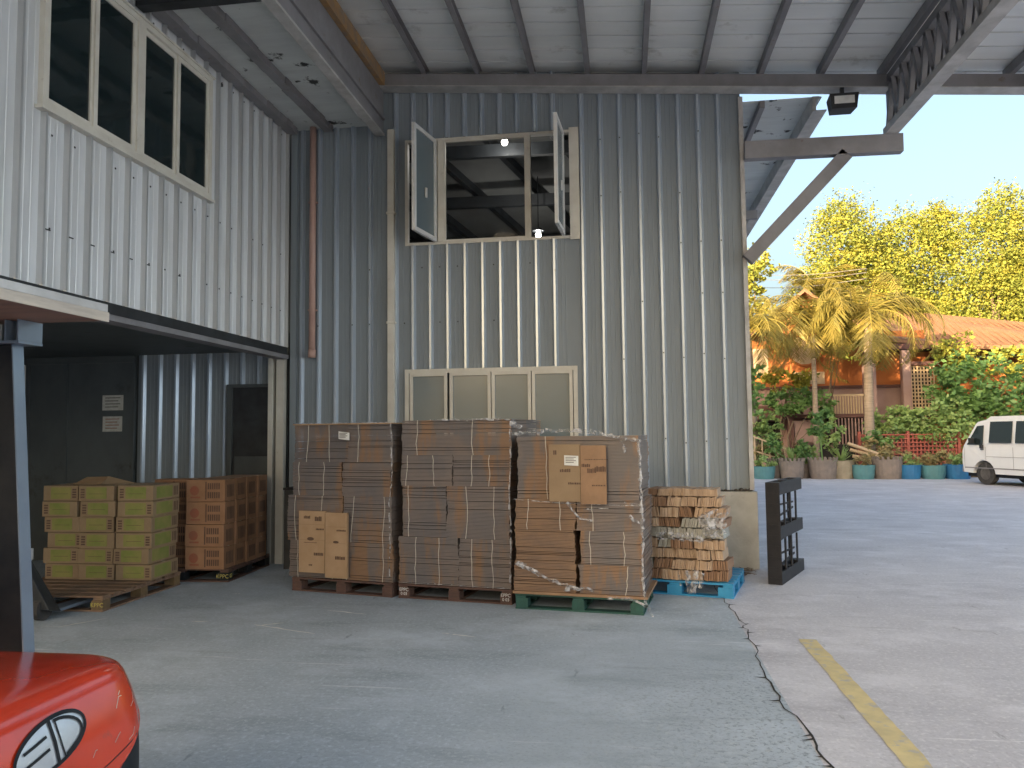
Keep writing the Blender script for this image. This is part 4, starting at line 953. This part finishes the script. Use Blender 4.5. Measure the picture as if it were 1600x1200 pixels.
# ================================================================== van
van = empty('van', 'white passenger van with dark side windows parked by the planters at the right', 'van', (10.25, 24.0, 0), math.atan2(.94, -.33))
# local: x forward, y left, origin under the left front wheel
prof = [(.76, .42), (.79, .62), (.78, .95), (.72, 1.12), (.68, 1.18), (.34, 1.72), (.26, 1.80), (-.05, 1.86), (-.2, 1.95), (-3.1, 1.95), (-3.25, 1.85), (-3.3, 1.1), (-3.28, .42)]
def arch(cx, r=.40, n=10): return [(cx - r * math.cos(math.pi * k / n), .30 + r * math.sin(math.pi * k / n)) for k in range(n + 1)]
bot = [(-3.28, .32)] + [(x, max(z, .32)) for x, z in arch(-2.2)] + [(x, max(z, .32)) for x, z in arch(0)] + [(.74, .34)]
poly = bot + prof
def inset(z): return 0 if z < 1.05 else .13 * (z - 1.05) / .9
q = MB(); n = len(poly); YL, YR = .10, -1.50
for s in (0, 1):
    for x, z in poly: q.v.append((x, (YL - inset(z)) if s == 0 else (YR + inset(z)), z))
for j in range(n): q.f.append((j, (j + 1) % n, n + (j + 1) % n, n + j)); q.mi.append(0)
bmv = bmesh.new(); vl = [bmv.verts.new(v) for v in q.v]
for f in q.f: bmv.faces.new([vl[i] for i in f])
bmv.faces.new(vl[:n]); bmv.faces.new(vl[n:][::-1]); bmesh.ops.recalc_face_normals(bmv, faces=bmv.faces); bmesh.ops.triangulate(bmv, faces=[f for f in bmv.faces if len(f.verts) > 4])
me = bpy.data.meshes.new('body'); bmv.to_mesh(me); me.materials.append(M['vanw']); vb = bpy.data.objects.new('body', me); col.objects.link(vb); vb.parent = van
def vwin(pts, name='window', off=.006, mm=None, side=1):
    q = MB(); k0 = 0
    for s in (off, off + .006):
        for x, z in pts: q.v.append((x, (YL - inset(z) + s) if side > 0 else (YR + inset(z) - s), z))
    n = len(pts); q.f.append(tuple(range(n, 2 * n))); q.mi.append(0)
    for j in range(n): q.f.append((j, (j + 1) % n, n + (j + 1) % n, n + j)); q.mi.append(0)
    return q.build(name, mm or M['gdark'], van)
for sd in (1, -1):
    vwin([(.60, 1.14), (.02, 1.14), (.02, 1.70), (.27, 1.68)], side=sd); vwin([(-.20, 1.20), (-.98, 1.20), (-.98, 1.80), (-.20, 1.80)], side=sd)
    vwin([(-1.10, 1.20), (-2.0, 1.20), (-2.0, 1.80), (-1.10, 1.80)], side=sd); vwin([(-2.12, 1.20), (-3.1, 1.20), (-3.1, 1.80), (-2.12, 1.80)], side=sd)
q = MB(); q.hexa([(.655, YR + .15, 1.22), (.655, YL - .15, 1.22), (.36, YL - .2, 1.69), (.36, YR + .2, 1.69), (.675, YR + .15, 1.23), (.675, YL - .15, 1.23), (.38, YL - .2, 1.70), (.38, YR + .2, 1.70)]); q.build('windscreen', M['gdark'], van)
q = MB()
for x in (-.09, .70, -1.04): q.box(x, x + .008, YL + .001, YL + .004, .45, 1.08)
q.box(-3.2, -.1, YL + .001, YL + .004, .80, .81); q.box(-3.2, .7, YL + .001, YL + .008, .46, .49)
q.build('door_seam', M['steel'], van)
q = MB(); q.box(-.02, .08, YL + .002, YL + .03, 1.0, 1.03); q.build('door_handle', M['dark'], van)
q = MB(); q.box(.30, .36, YL + .01, YL + .16, 1.18, 1.34); q.build('mirror', M['dark'], van)
q = MB(); q.box(-.02, .06, YL + .0, YL + .07, 1.04, 1.14); q.build('fuel_cap', M['dark'], van)
q = MB(); q.box(.72, .84, YR + .02, YL - .02, .34, .50); q.build('bumper', M['steel'], van, bevel=.02)
for y in (YR + .2, YL - .2): q = MB(); q.box(.775, .80, y - .13, y + .13, .66, .82); q.build('headlight', M['label'], van)
q = MB(); q.box(-3.0, .7, YR + .1, YL - .1, .22, .40); q.build('chassis', M['blackp'], van)
q = MB(); q.box(-2.6, -1.4, YR + .35, YL - .3, 1.955, 1.99); q.build('roof_rack', M['steel'], van)
for x in (0, -2.2):
    for y in (YL - .13, YR + .13):
        q = MB(); q.tube([(x, y - .09, .32), (x, y + .09, .32)], .315, 26); w_ = q.build('wheel', M['tyre'], van)
        q = MB(); q.tube([(x, y - .095, .32), (x, y + .095, .32)], .18, 18); q.build('rim', M['rim'], w_)

# ================================================================== plants helpers
def leaves(mb, rr, c, rad, n, size, flat=.6, shell=.55):
    cx, cy, cz = c; rx, ry, rz = rad
    if size >= .27:
        n = int(n * 3.8); size *= .50
        for j in range(int(n * .2)):          # even inner fill so the crown closes
            while True:
                a, b_, d = rr.uniform(-1, 1), rr.uniform(-1, 1), rr.uniform(-1, 1)
                if a * a + b_ * b_ + d * d < .85: break
            p = Vector((cx + a * rx, cy + b_ * ry, cz + d * rz)); s = size * rr.uniform(.7, 1.6)
            ax = Vector((rr.uniform(-1, 1), rr.uniform(-1, 1), rr.uniform(-.8, .8))).normalized() * s; bx = ax.cross(Vector((rr.uniform(-1, 1), rr.uniform(-1, 1), rr.uniform(-1, 1))))
            if bx.length < .01: continue
            bx = bx.normalized() * s * .35; mb.quad(p, p + ax * .5 + bx, p + ax, p + ax * .5 - bx)
    cx, cy, cz = c; rx, ry, rz = rad
    # clumps first, then leaves inside clumps: uneven outline
    nc = max(3, n // 26)
    for k in range(nc):
        while True:
            a, b_, d = rr.gauss(0, 1), rr.gauss(0, 1), rr.gauss(0, 1); l = math.sqrt(a * a + b_ * b_ + d * d)
            if l > .01: break
        t = rr.uniform(shell, 1.08); px, py, pz = cx + rx * a / l * t, cy + ry * b_ / l * t, cz + rz * d / l * t
        cr = min(rx, rz) * rr.uniform(.10, .36)
        for j in range(n // nc):
            qx, qy, qz = px + rr.gauss(0, cr * .55), py + rr.gauss(0, cr * .55), pz + rr.gauss(0, cr * .45)
            s = size * rr.uniform(.5, 1.25)
            ax = Vector((rr.uniform(-1, 1), rr.uniform(-1, 1), rr.uniform(-.6, .6))).normalized()
            nn = Vector((a / l * .6 + rr.uniform(-1, 1), b_ / l * .6 + rr.uniform(-1, 1) , d / l * .6 + rr.uniform(-.5, 1))).normalized()
            bx = ax.cross(nn)
            if bx.length < .1: continue
            bx.normalize(); p = Vector((qx, qy, qz)); ax2 = ax * s; bx = bx * s * flat * .5
            mb.quad(p, p + ax2 * .5 + bx, p + ax2, p + ax2 * .5 - bx)
def tree(name, label, cat, base, blobs, size, leafm, seed, trunk_r=.2, group=None, limbs=True, shell=.5):
    rr = random.Random(seed); t = empty(name, label, cat, base, 0, group)
    q = MB(); hz = sum(b_[0][2] for b_ in blobs) / len(blobs) * .8
    q.tube([(0, 0, -.05), (rr.uniform(-.1, .1), 0, hz * .35), (rr.uniform(-.2, .2), rr.uniform(-.1, .1), hz * .7), (rr.uniform(-.2, .2), 0, hz)], [trunk_r, trunk_r * .8, trunk_r * .6, trunk_r * .4], 9)
    if limbs:
        for b_ in blobs:
            c = Vector(b_[0]); s = Vector((0, 0, hz * rr.uniform(.45, .8)))
            q.tube([s, s.lerp(c, .5) + Vector((0, 0, .1)), c + Vector((rr.uniform(-.3, .3), 0, b_[1][2] * .4))], [trunk_r * .4, trunk_r * .25, trunk_r * .08], 6)
    q.build('trunk', M['bark'], t, smooth=True)
    q = MB()
    for c, rad, n in blobs: leaves(q, rr, c, rad, n, size, shell=shell)
    q.build('crown', leafm, t)
    return t
def palm(label, base, hz, lean, nf, fl, seed, droop=1.0, lw=.035, rt=.12):
    rr = random.Random(seed); t = empty('palm_tree', label, 'palm', base, 0, 'palms before the orange house')
    q = MB(); pts = []
    for k in range(9): s = k / 8; pts.append((lean[0] * s * s, lean[1] * s * s, hz * s))
    q.tube(pts, [rt * (1.15 - .35 * k / 8) for k in range(9)], 12); q.tube([pts[-1], (pts[-1][0], pts[-1][1], hz + .7)], [rt * .75, rt * .5], 10); q.build('trunk', M['palmb'], t, smooth=True)
    top = Vector(pts[-1]) + Vector((0, 0, .55))
    for i in range(nf):
        q = MB()
        az = 2.4 * i + rr.uniform(-.3, .3); el = R(rr.uniform(-5, 75)); L_ = fl * rr.uniform(.8, 1.1); d = Vector((math.cos(az), math.sin(az), 0)); p = top.copy(); n = 14; prev = p.copy(); a = el; sd = Vector((-d.y, d.x, 0))
        path = [p.copy()]
        for k in range(n): p = p + (d * math.cos(a) + Vector((0, 0, math.sin(a)))) * (L_ / n); a -= droop * R(rr.uniform(7, 11)) * (.6 + k / n); path.append(p.copy())
        q.tube(path, [.03 * (1 - .85 * k / n) for k in range(n + 1)], 5)
        for k in range(1, n + 1):
            for sgn in (1, -1):
                for h_ in (0, .33, .66):
                    b0 = path[k - 1].lerp(path[k], h_); l = fl * .26 * math.sin(math.pi * (.12 + .83 * k / n)) + .08
                    dr = (sd * sgn * rr.uniform(.55, .95) + (path[k] - path[k - 1]).normalized() * .55 + Vector((0, 0, -.45 + rr.uniform(-.3, .3)))).normalized(); tip = b0 + dr * l; mid = b0 + dr * l * .5
                    ww = (path[k] - path[k - 1]).normalized() * lw * .6
                    q.tri(b0 - ww * .5, mid - ww, tip); q.tri(b0 + ww * .5, mid + ww, tip); q.quad(b0 - ww * .5, mid - ww, mid + ww, b0 + ww * .5)
        q.build('frond', M['leafp'], t)
    return t
LY_, LD, LG, LL = M['leafy'], M['leafd'], M['leafg'], M['leafl']
# ---- far trees (world x from the corner of the warehouse to beyond the frame)
G = 'trees behind the orange house'
tree('broadleaf_tree', 'tall yellow-lit tree with two peaks, leftmost of the trees behind the orange house', 'tree', (11.4, 42, 0), [((0, 0, 11.2), (1.9, 1.9, 2.7), 2600), ((1.7, .5, 9.3), (2.0, 2, 2.5), 2200), ((-1.2, .3, 8.8), (1.5, 1.6, 1.6), 1300), ((.6, 0, 6.3), (2.6, 2, 2.2), 2000)], .30, LY_, 1, .28, G)
tree('broadleaf_tree', 'wide golden tree behind the tall palm, second from left behind the orange house', 'tree', (15.0, 43, 0), [((0, 0, 11.0), (2.3, 2, 2.2), 2600), ((-.8, .5, 8.3), (2.6, 2, 2.2), 2400), ((1.8, .3, 12.3), (1.1, 1, 1.5), 800), ((1.2, 0, 6.2), (2.6, 2, 2.4), 2000)], .30, LY_, 2, .3, G)
tree('broadleaf_tree', 'tall tree with wispy top branches above the house roof, middle of the far trees', 'tree', (18.6, 42, 0), [((0, 0, 10.6), (2.3, 2, 2.6), 2800), ((.7, .2, 12.7), (1.3, 1.2, 1.5), 700), ((-.5, .5, 7.6), (2.8, 2.2, 2.6), 2600), ((1.7, .3, 8.6), (1.6, 2, 2.4), 1600)], .28, LY_, 3, .3, G)
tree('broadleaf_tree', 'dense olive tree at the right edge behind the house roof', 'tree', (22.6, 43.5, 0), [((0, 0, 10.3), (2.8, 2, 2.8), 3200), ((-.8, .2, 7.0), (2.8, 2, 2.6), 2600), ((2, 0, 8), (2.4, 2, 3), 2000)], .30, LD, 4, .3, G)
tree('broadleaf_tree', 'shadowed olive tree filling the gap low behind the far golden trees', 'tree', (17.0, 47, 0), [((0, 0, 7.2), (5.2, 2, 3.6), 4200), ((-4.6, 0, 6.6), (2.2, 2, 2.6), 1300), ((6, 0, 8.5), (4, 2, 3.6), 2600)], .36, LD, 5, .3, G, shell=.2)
tree('broadleaf_tree', 'small yellow-green tree just right of the warehouse corner, high above the palms', 'tree', (6.3, 37, 0), [((-.3, 0, 9.0), (1.0, 1, 1.3), 1300), ((-.6, 0, 6.9), (1.4, 1.1, 1.3), 1400)], .22, LY_, 6, .15)
# ---- palms
palm('tall palm with a pale ringed trunk and drooping golden fronds in front of the house', (8.75, 29.6, 0), 5.3, (.1, 0), 26, 3.5, 10, 1.3, .045, .17)
palm('palm with arching golden fronds beside the warehouse corner, left of the tall palm', (4.6, 28.8, 0), 4.9, (-.1, 0), 24, 2.9, 11, 1.35, .04, .13)
palm('slender palm with upright fronds standing behind the house', (9.6, 41, 0), 8.4, (.1, 0), 16, 3.0, 12, .9, .045, .12)
palm('low drooping palm between the two front palms before the arched window', (7.1, 30.4, 0), 5.2, (0, 0), 26, 3.0, 13, 1.35, .04, .1)
# ================================================================== house
hs = empty('house', 'orange two-storey house with clay roofs, arched window and mauve lower walls behind the palms', 'house', (10, 33, 0))
HO = Vector((10, 33, 0))
def hb(name, mm, *bx, par=None):
    q = MB(); x0, x1, y0, y1, z0, z1 = bx; q.box(x0 - 10, x1 - 10, y0 - 33, y1 - 33, z0, z1); return q.build(name, mm, par or hs)
hb('wall', M['mauve'], 4.2, 12.0, 33, 39, 0, 3.4)
hb('wall', M['brick'], 4.2, 12.0, 33, 39, 3.401, 5.6)
hb('wall', M['brick'], 12.0, 20, 34.5, 40, 0, 5.2)
# gabled left wing roof
q = MB(); xl, xm, xr = 5.6, 7.3, 9.4
q.v = [(xl - .5 - 10, -.7, 5.55), (xm - 10, -.7, 7.35), (xr + .3 - 10, -.7, 5.45), (xl - .5 - 10, 6, 5.55), (xm - 10, 6, 7.35), (xr + .3 - 10, 6, 5.45)]
q.v += [(a, b_, c_ - .14) for a, b_, c_ in q.v]
q.f = [(0, 1, 4, 3), (1, 2, 5, 4), (6, 9, 10, 7), (7, 10, 11, 8), (0, 6, 7, 1), (1, 7, 8, 2), (0, 3, 9, 6), (2, 8, 11, 5)]; q.mi = [0] * 8; q.build('roof', M['tile'], hs)
q = MB(); q.v = [(5.5 - 10, -.02, 5.60), (9.3 - 10, -.02, 5.60), (xm - 10, -.02, 7.2), (5.5 - 10, .2, 5.6), (9.3 - 10, .2, 5.6), (xm - 10, .2, 7.2)]; q.f = [(0, 1, 2), (3, 5, 4), (0, 3, 4, 1), (1, 4, 5, 2), (2, 5, 3, 0)]; q.mi = [0] * 5; q.build('gable', M['brick'], hs)
# main hip roof, right
q = MB(); pv = [(9.3, 32.0, 5.35), (12.2, 32.0, 5.0), (12.2, 33.3, 5.0), (19.8, 33.3, 4.85), (9.6, 38, 6.7), (12.4, 37, 7.0), (20, 37, 6.0)]
q.v = [(a - 10, b_ - 33, c_) for a, b_, c_ in pv] + [(a - 10, b_ - 33, c_ - .16) for a, b_, c_ in pv]
q.f = [(0, 1, 2, 5, 4), (2, 3, 6, 5), (7, 8, 1, 0), (9, 10, 3, 2), (8, 9, 2, 1), (11, 12, 9, 8, 7), (12, 13, 10, 9)]; q.mi = [0] * 7; q.build('roof', M['tile'], hs)
q = MB()
for k in range(26):
    x = 12.3 + k * .29; q.bar((x - 10, .28, 5.03 - (x - 12.2) * .0197), (x + (.03 * k) / 26 - 10, 3.9, 6.93 - (x - 12.4) * .128), .05, .05)
q.build('roof_ribs', M['tile'], hs)
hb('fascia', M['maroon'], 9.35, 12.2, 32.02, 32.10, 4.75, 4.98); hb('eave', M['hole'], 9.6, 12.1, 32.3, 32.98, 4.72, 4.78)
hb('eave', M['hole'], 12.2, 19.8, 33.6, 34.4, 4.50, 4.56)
# arched window (recessed) on the upper orange wall
q = MB(); n = 14; cx, cz, r = 7.35, 4.9, .62
q.v = [(cx - 10, -.055, cz)] + [(cx - 10 + r * math.cos(math.pi * 2 * k / n), -.055, cz + r * .95 * math.sin(math.pi * 2 * k / n)) for k in range(n)]
q.f = [(0, 1 + (k + 1) % n, 1 + k) for k in range(n)]; q.mi = [0] * n
w_ = q.build('arched_window', M['pale'], hs)
q = MB(); pts = [(cx - 10 + (r + .06) * math.cos(math.pi * 2 * k / 24), -.05, cz + (r + .06) * .95 * math.sin(math.pi * 2 * k / 24)) for k in range(25)]; q.tube(pts, .05, 6); q.build('frame', M['brick'], w_)
hb('panel', M['pale'], 6.9, 8.1, 32.95, 32.999, 3.5, 4.0); hb('shutter', M['pale'], 5.0, 5.9, 32.95, 32.999, 3.9, 5.0); hb('band', M['maroon'], 4.2, 12, 32.92, 32.998, 3.3, 3.42)
# balcony with balusters
hb('balcony_slab', M['maroon'], 4.9, 9.4, 31.9, 32.97, 2.10, 2.24); hb('balcony_wall', M['maroon'], 4.9, 7.0, 31.95, 32.0, 2.25, 2.60)
q = MB()
for k in range(14): x = 8.1 + k * .1; q.box(x - 10, x + .045 - 10, -1.02, -.98, 2.25, 2.95)
q.build('baluster', M['pale'], hs); hb('handrail', M['pale'], 8.05, 9.5, 31.95, 32.05, 2.95, 3.02)
hb('column', M['mauve'], 9.35, 9.75, 31.85, 32.25, 0, 5.0); hb('column', M['mauve'], 10.75, 11.05, 31.9, 32.2, 0, 4.7); hb('column', M['maroon'], 6.4, 6.6, 31.9, 32.1, 0, 2.1)
hb('lower_window', M['hole'], 5.0, 6.3, 32.95, 32.999, .9, 2.0); hb('lower_panel', M['mauve'], 6.65, 7.6, 32.0, 32.1, 1.15, 2.0)
q = MB()
for k in range(12): x = 8.05 + k * .125; q.box(x - 10, x + .05 - 10, -1.04, -1.0, 1.0, 2.08)
q.build('grille', M['mauve'], hs); hb('dark_opening', M['hole'], 8.0, 9.35, 32.3, 32.4, .9, 2.1); hb('lower_band', M['maroon'], 6.6, 9.35, 31.95, 32.05, .75, .99)
# lattice screen
q = MB()
for k in range(8): x = 11.1 + k * .12; q.box(x - 10, x + .05 - 10, -.9, -.87, 2.1, 4.1)
for k in range(14): z = 2.15 + k * .145; q.box(11.1 - 10, 12.0 - 10, -.865, -.84, z, z + .05)
q.build('lattice_screen', M['pale'], hs); hb('screen_back', M['hole'], 11.1, 12.0, 32.4, 32.5, 2.1, 4.1); hb('screen_top', M['maroon'], 11.0, 12.1, 31.95, 32.15, 4.11, 4.25)
hb('dark_store', M['hole'], 6.9, 8.6, 30.9, 31.8, .3, 1.05)
# red lattice fence
fn = empty('lattice_fence', 'low red lattice fence between the planters and the green bushes', 'fence', (9.9, 29.6, 0))
q = MB()
for k in range(26): x = -1.5 + k * .13; q.bar((x, 0, .2), (x, 0, 1.45), .045, .03, up=(0, 1, 0))
for k in range(9): z = .28 + k * .14; q.box(-1.5, 1.8, -.05, -.02, z, z + .045)
q.build('lattice', M['latt'], fn)
for x in (-1.55, .1, 1.8): q = MB(); q.box(x, x + .09, -.06, .05, 0, 1.55); q.build('post', M['latt'], fn)
q = MB(); q.box(-1.5, 1.8, .5, .52, 0, 1.4); q.build('backing', M['maroon'], fn)
# garden soil bed
q = MB(); q.box(3.0, 22, 27.75, 33, -.04, .12); struct(q.build('garden_bed', M['soil']))
# ---- bushes
def bush(label, base, blobs, size, leafm, seed, group='bushes in the garden bed'):
    return tree('bush', label, 'bush', base, blobs, size, leafm, seed, .06, group)
bush('green bush hanging over the balcony wall, left of the balusters', (6.4, 31.3, 0), [((-.2, 0, 2.75), (.9, .4, .55), 900), ((.9, 0, 2.7), (.7, .4, .5), 600), ((1.3, 0, 2.0), (.35, .3, .5), 250)], .20, LG, 31)
bush('yellow-lit bush above the balcony beside the orange wall', (6.2, 31.8, 0), [((.2, 0, 3.6), (1.0, .4, .5), 800)], .2, LY_, 32)
bush('light green bush at the warehouse corner behind the teal pot', (4.75, 28.6, 0), [((0, 0, 1.35), (.55, .4, .6), 700), ((.4, 0, 1.9), (.35, .3, .3), 260)], .17, LL, 33)
bush('dark blue-green drooping shrub beside the warehouse corner', (4.3, 28.2, 0), [((0, 0, 3.3), (.55, .4, 1.3), 900)], .2, LG, 34)
bush('bright green bush in front of the pale house column', (9.5, 29.9, 0), [((0, 0, 1.9), (.7, .5, .6), 900), ((.6, 0, 2.1), (.5, .4, .5), 500)], .17, LL, 35)
bush('large leafy bush above the red lattice fence', (11.3, 29.9, 0), [((0, 0, 1.75), (.9, .6, .95), 1500), ((-.8, 0, 1.9), (.6, .5, .6), 600)], .2, LL, 36)
bush('tall dark green bush right of the lattice screen', (12.1, 30.6, 0), [((.1, 0, 3.2), (1.0, .6, 1.1), 1500), ((.9, 0, 2.3), (1.0, .6, .9), 1200)], .22, LG, 37)
bush('golden leafy climber spilling over the small gable left of the tall palm', (8.0, 31.6, 0), [((0, 0, 6.0), (1.0, .5, .7), 900), ((.5, 0, 5.0), (.8, .4, .7), 700)], .2, LY_, 41)
bush('wide green bush behind the white van', (14.2, 30.4, 0), [((0, 0, 2.7), (1.4, .7, 1.5), 2200), ((1.6, 0, 2.2), (1.4, .7, 1.8), 1800)], .22, LG, 38)
bush('golden creeper high on the house wall under the clay roof', (12.6, 31.6, 0), [((0, 0, 4.4), (.8, .4, .8), 900)], .2, LY_, 39)
bush('golden bush beneath the roof eave behind the van', (15.4, 32.6, 0), [((0, 0, 4.2), (1.7, .4, .8), 1100)], .22, LY_, 40)
# ---- planters with plants along the yard edge
GP = 'planters lined up along the far edge of the yard'
def planter(label, x, y, r, h, pm, plant, seed, serr=False):
    rr = random.Random(seed); p = empty('potted_plant', label, 'planter', (x, y, 0), rr.uniform(0, 3), GP)
    q = MB(); q.lathe([(0, .01), (r * .86, .0), (r * .95, h * .3), (r, h * .75), (r * 1.03, h), (r * .93, h), (r * .9, h * .85), (0, h * .85)], 22)
    if serr:
        for k in range(18): a = 6.283 * k / 18; q.bar((r * .98 * math.cos(a), r * .98 * math.sin(a), h), (r * 1.02 * math.cos(a), r * 1.02 * math.sin(a), h + .09), .07, .03)
    q.build('pot', pm, p, smooth=False)
    q = MB(); q.lathe([(0, h * .86), (r * .89, h * .86)], 14); q.build('soil', M['soil'], p)
    q = MB()
    if plant == 'low': leaves(q, rr, (0, 0, h + .12), (r * 1.1, r * .9, .22), 260, .13); lm = LL
    elif plant == 'dry': leaves(q, rr, (0, 0, h + .15), (r * 1.2, r * .9, .25), 240, .15, .4); lm = M['leafr']
    elif plant == 'bush': leaves(q, rr, (0, 0, h + .4), (r * 1.0, r * .9, .45), 420, .15); lm = LG
    elif plant == 'tall':
        leaves(q, rr, (.05, 0, h + 1.15), (.32, .3, .5), 300, .2); q.tube([(0, 0, h * .8), (.05, 0, h + .7), (-.05, 0, h + 1.7)], .025, 6); lm = LG
    elif plant == 'spike':
        for k in range(34):
            a = rr.uniform(0, 6.28); e = rr.uniform(.15, 1.3); l = rr.uniform(.45, .9); d = Vector((math.cos(a) * math.cos(e), math.sin(a) * math.cos(e), math.sin(e))); s = Vector((-math.sin(a), math.cos(a), 0)) * .035; b0 = Vector((0, 0, h * .9))
            q.quad(b0 - s, b0 + s, b0 + d * l * .6 + s * .8 - Vector((0, 0, .02)), b0 + d * l * .6 - s * .8 - Vector((0, 0, .02))); q.tri(b0 + d * l * .6 - s * .8, b0 + d * l * .6 + s * .8, b0 + d * l + Vector((0, 0, -.12)))
        lm = LL
    q.build('plant', lm, p); return p
PD = [('teal round pot with leafy plant, nearest the warehouse corner', 4.60, 27.1, .36, .42, 'pott', 'low', 0), ('small grey tyre planter squeezed right of the first teal pot', 5.02, 27.5, .26, .58, 'potg', 'bush', 1),
      ('grey tyre planter with notched rim, third from the warehouse', 5.50, 27.1, .40, .60, 'potg', 'spike', 1), ('small terracotta-grey pot with a green bush, tucked behind the notched planters', 5.95, 27.6, .28, .48, 'potg', 'bush', 0),
      ('wide grey-brown notched planter holding a tall thin plant', 6.50, 27.1, .46, .62, 'potg', 'tall', 1), ('tan stone block planter with pale spiky stems', 7.12, 27.2, .40, .60, 'pott2', 'spike', 0),
      ('teal pot right of the tan stone planter', 7.72, 26.9, .35, .46, 'pott', 'dry', 0), ('tan planter with notched rim and reddish dry plant', 8.50, 27.0, .46, .64, 'potg', 'dry', 1),
      ('bright blue drum planter with low plant, leftmost of the blue ones', 9.15, 26.9, .34, .46, 'potb', 'low', 0), ('grey-blue drum planter between two brighter blue ones', 9.86, 26.9, .38, .44, 'pott', 'dry', 0),
      ('bright blue drum planter beside the front of the van', 10.60, 26.9, .40, .46, 'potb', 'low', 0)]
for i, (lb, x, y, r, h, pm, pl, se) in enumerate(PD): planter(lb, x, y, r, h, M[pm], pl, 70 + i, bool(se))
# extra loose plants between bed and pots
for i, (lb, x, y, z, rx, rz, lm, n) in enumerate((('dry golden ground plant behind the first planters', 5.1, 28.0, .7, .8, .35, M['leafr'], 420), ('bright low fern behind the tall thin plant', 6.1, 28.0, .75, .5, .35, LL, 340), ('reddish dry plant in front of the red lattice fence', 8.5, 28.2, .95, .6, .4, M['leafr'], 360),
        ('low dry grass clump behind the blue planters', 10.2, 28.1, .62, 1.3, .25, M['leafr'], 620), ('light green sapling before the dark store opening', 7.2, 28.6, 1.5, .4, .65, LL, 420), ('green plant in front of the maroon grille', 8.9, 28.8, 1.2, .5, .45, LG, 420))):
    bush(lb, (x, y, 0), [((0, 0, z), (rx, .4, rz), n)], .16, lm, 80 + i, 'low plants behind the planters')
# pale ladder-like rack at the warehouse corner
rk = empty('plant_rack', 'pale slanting rail rack among the plants at the warehouse corner', 'rack', (4.35, 27.9, 0))
q = MB(); q.bar((0, 0, 1.45), (1.2, 0, .95), .06, .05); q.bar((0, 0, .95), (1.2, 0, .55), .06, .05); q.build('rail', M['pale'], rk)
for k in range(5): q = MB(); q.bar((.1 + k * .25, 0, .1), (.1 + k * .25, 0, 1.38 - k * .1), .04, .04); q.build('post', M['pale'], rk)
# pale logs
for i in range(3):
    q = MB(); q.tube([(7.55 + .1 * i, 28.0 + .1 * i, 1.15 - .22 * i), (8.5 + .15 * i, 27.9, .78 - .12 * i)], .06, 8); tag(q.build('branch', M['pale']), ['upper', 'middle', 'lower'][i] + ' of three pale cut branches leaning behind the teal pot', 'branch', 'cut branches')
# overhead wires
for i, (z0, z1) in enumerate(((10.3, 9.6), (10.0, 9.4), (9.5, 9.1))):
    q = MB(); pts = [(3 + 9 * k / 12, 40, z0 + (z1 - z0) * k / 12 - .5 * math.sin(math.pi * k / 12)) for k in range(13)]; q.tube(pts, .015, 5)
    tag(q.build('power_line', M['steel']), ['upper', 'middle', 'lowest'][i] + ' thin overhead wire crossing the sky gap left of the trees', 'wire', 'overhead wires')
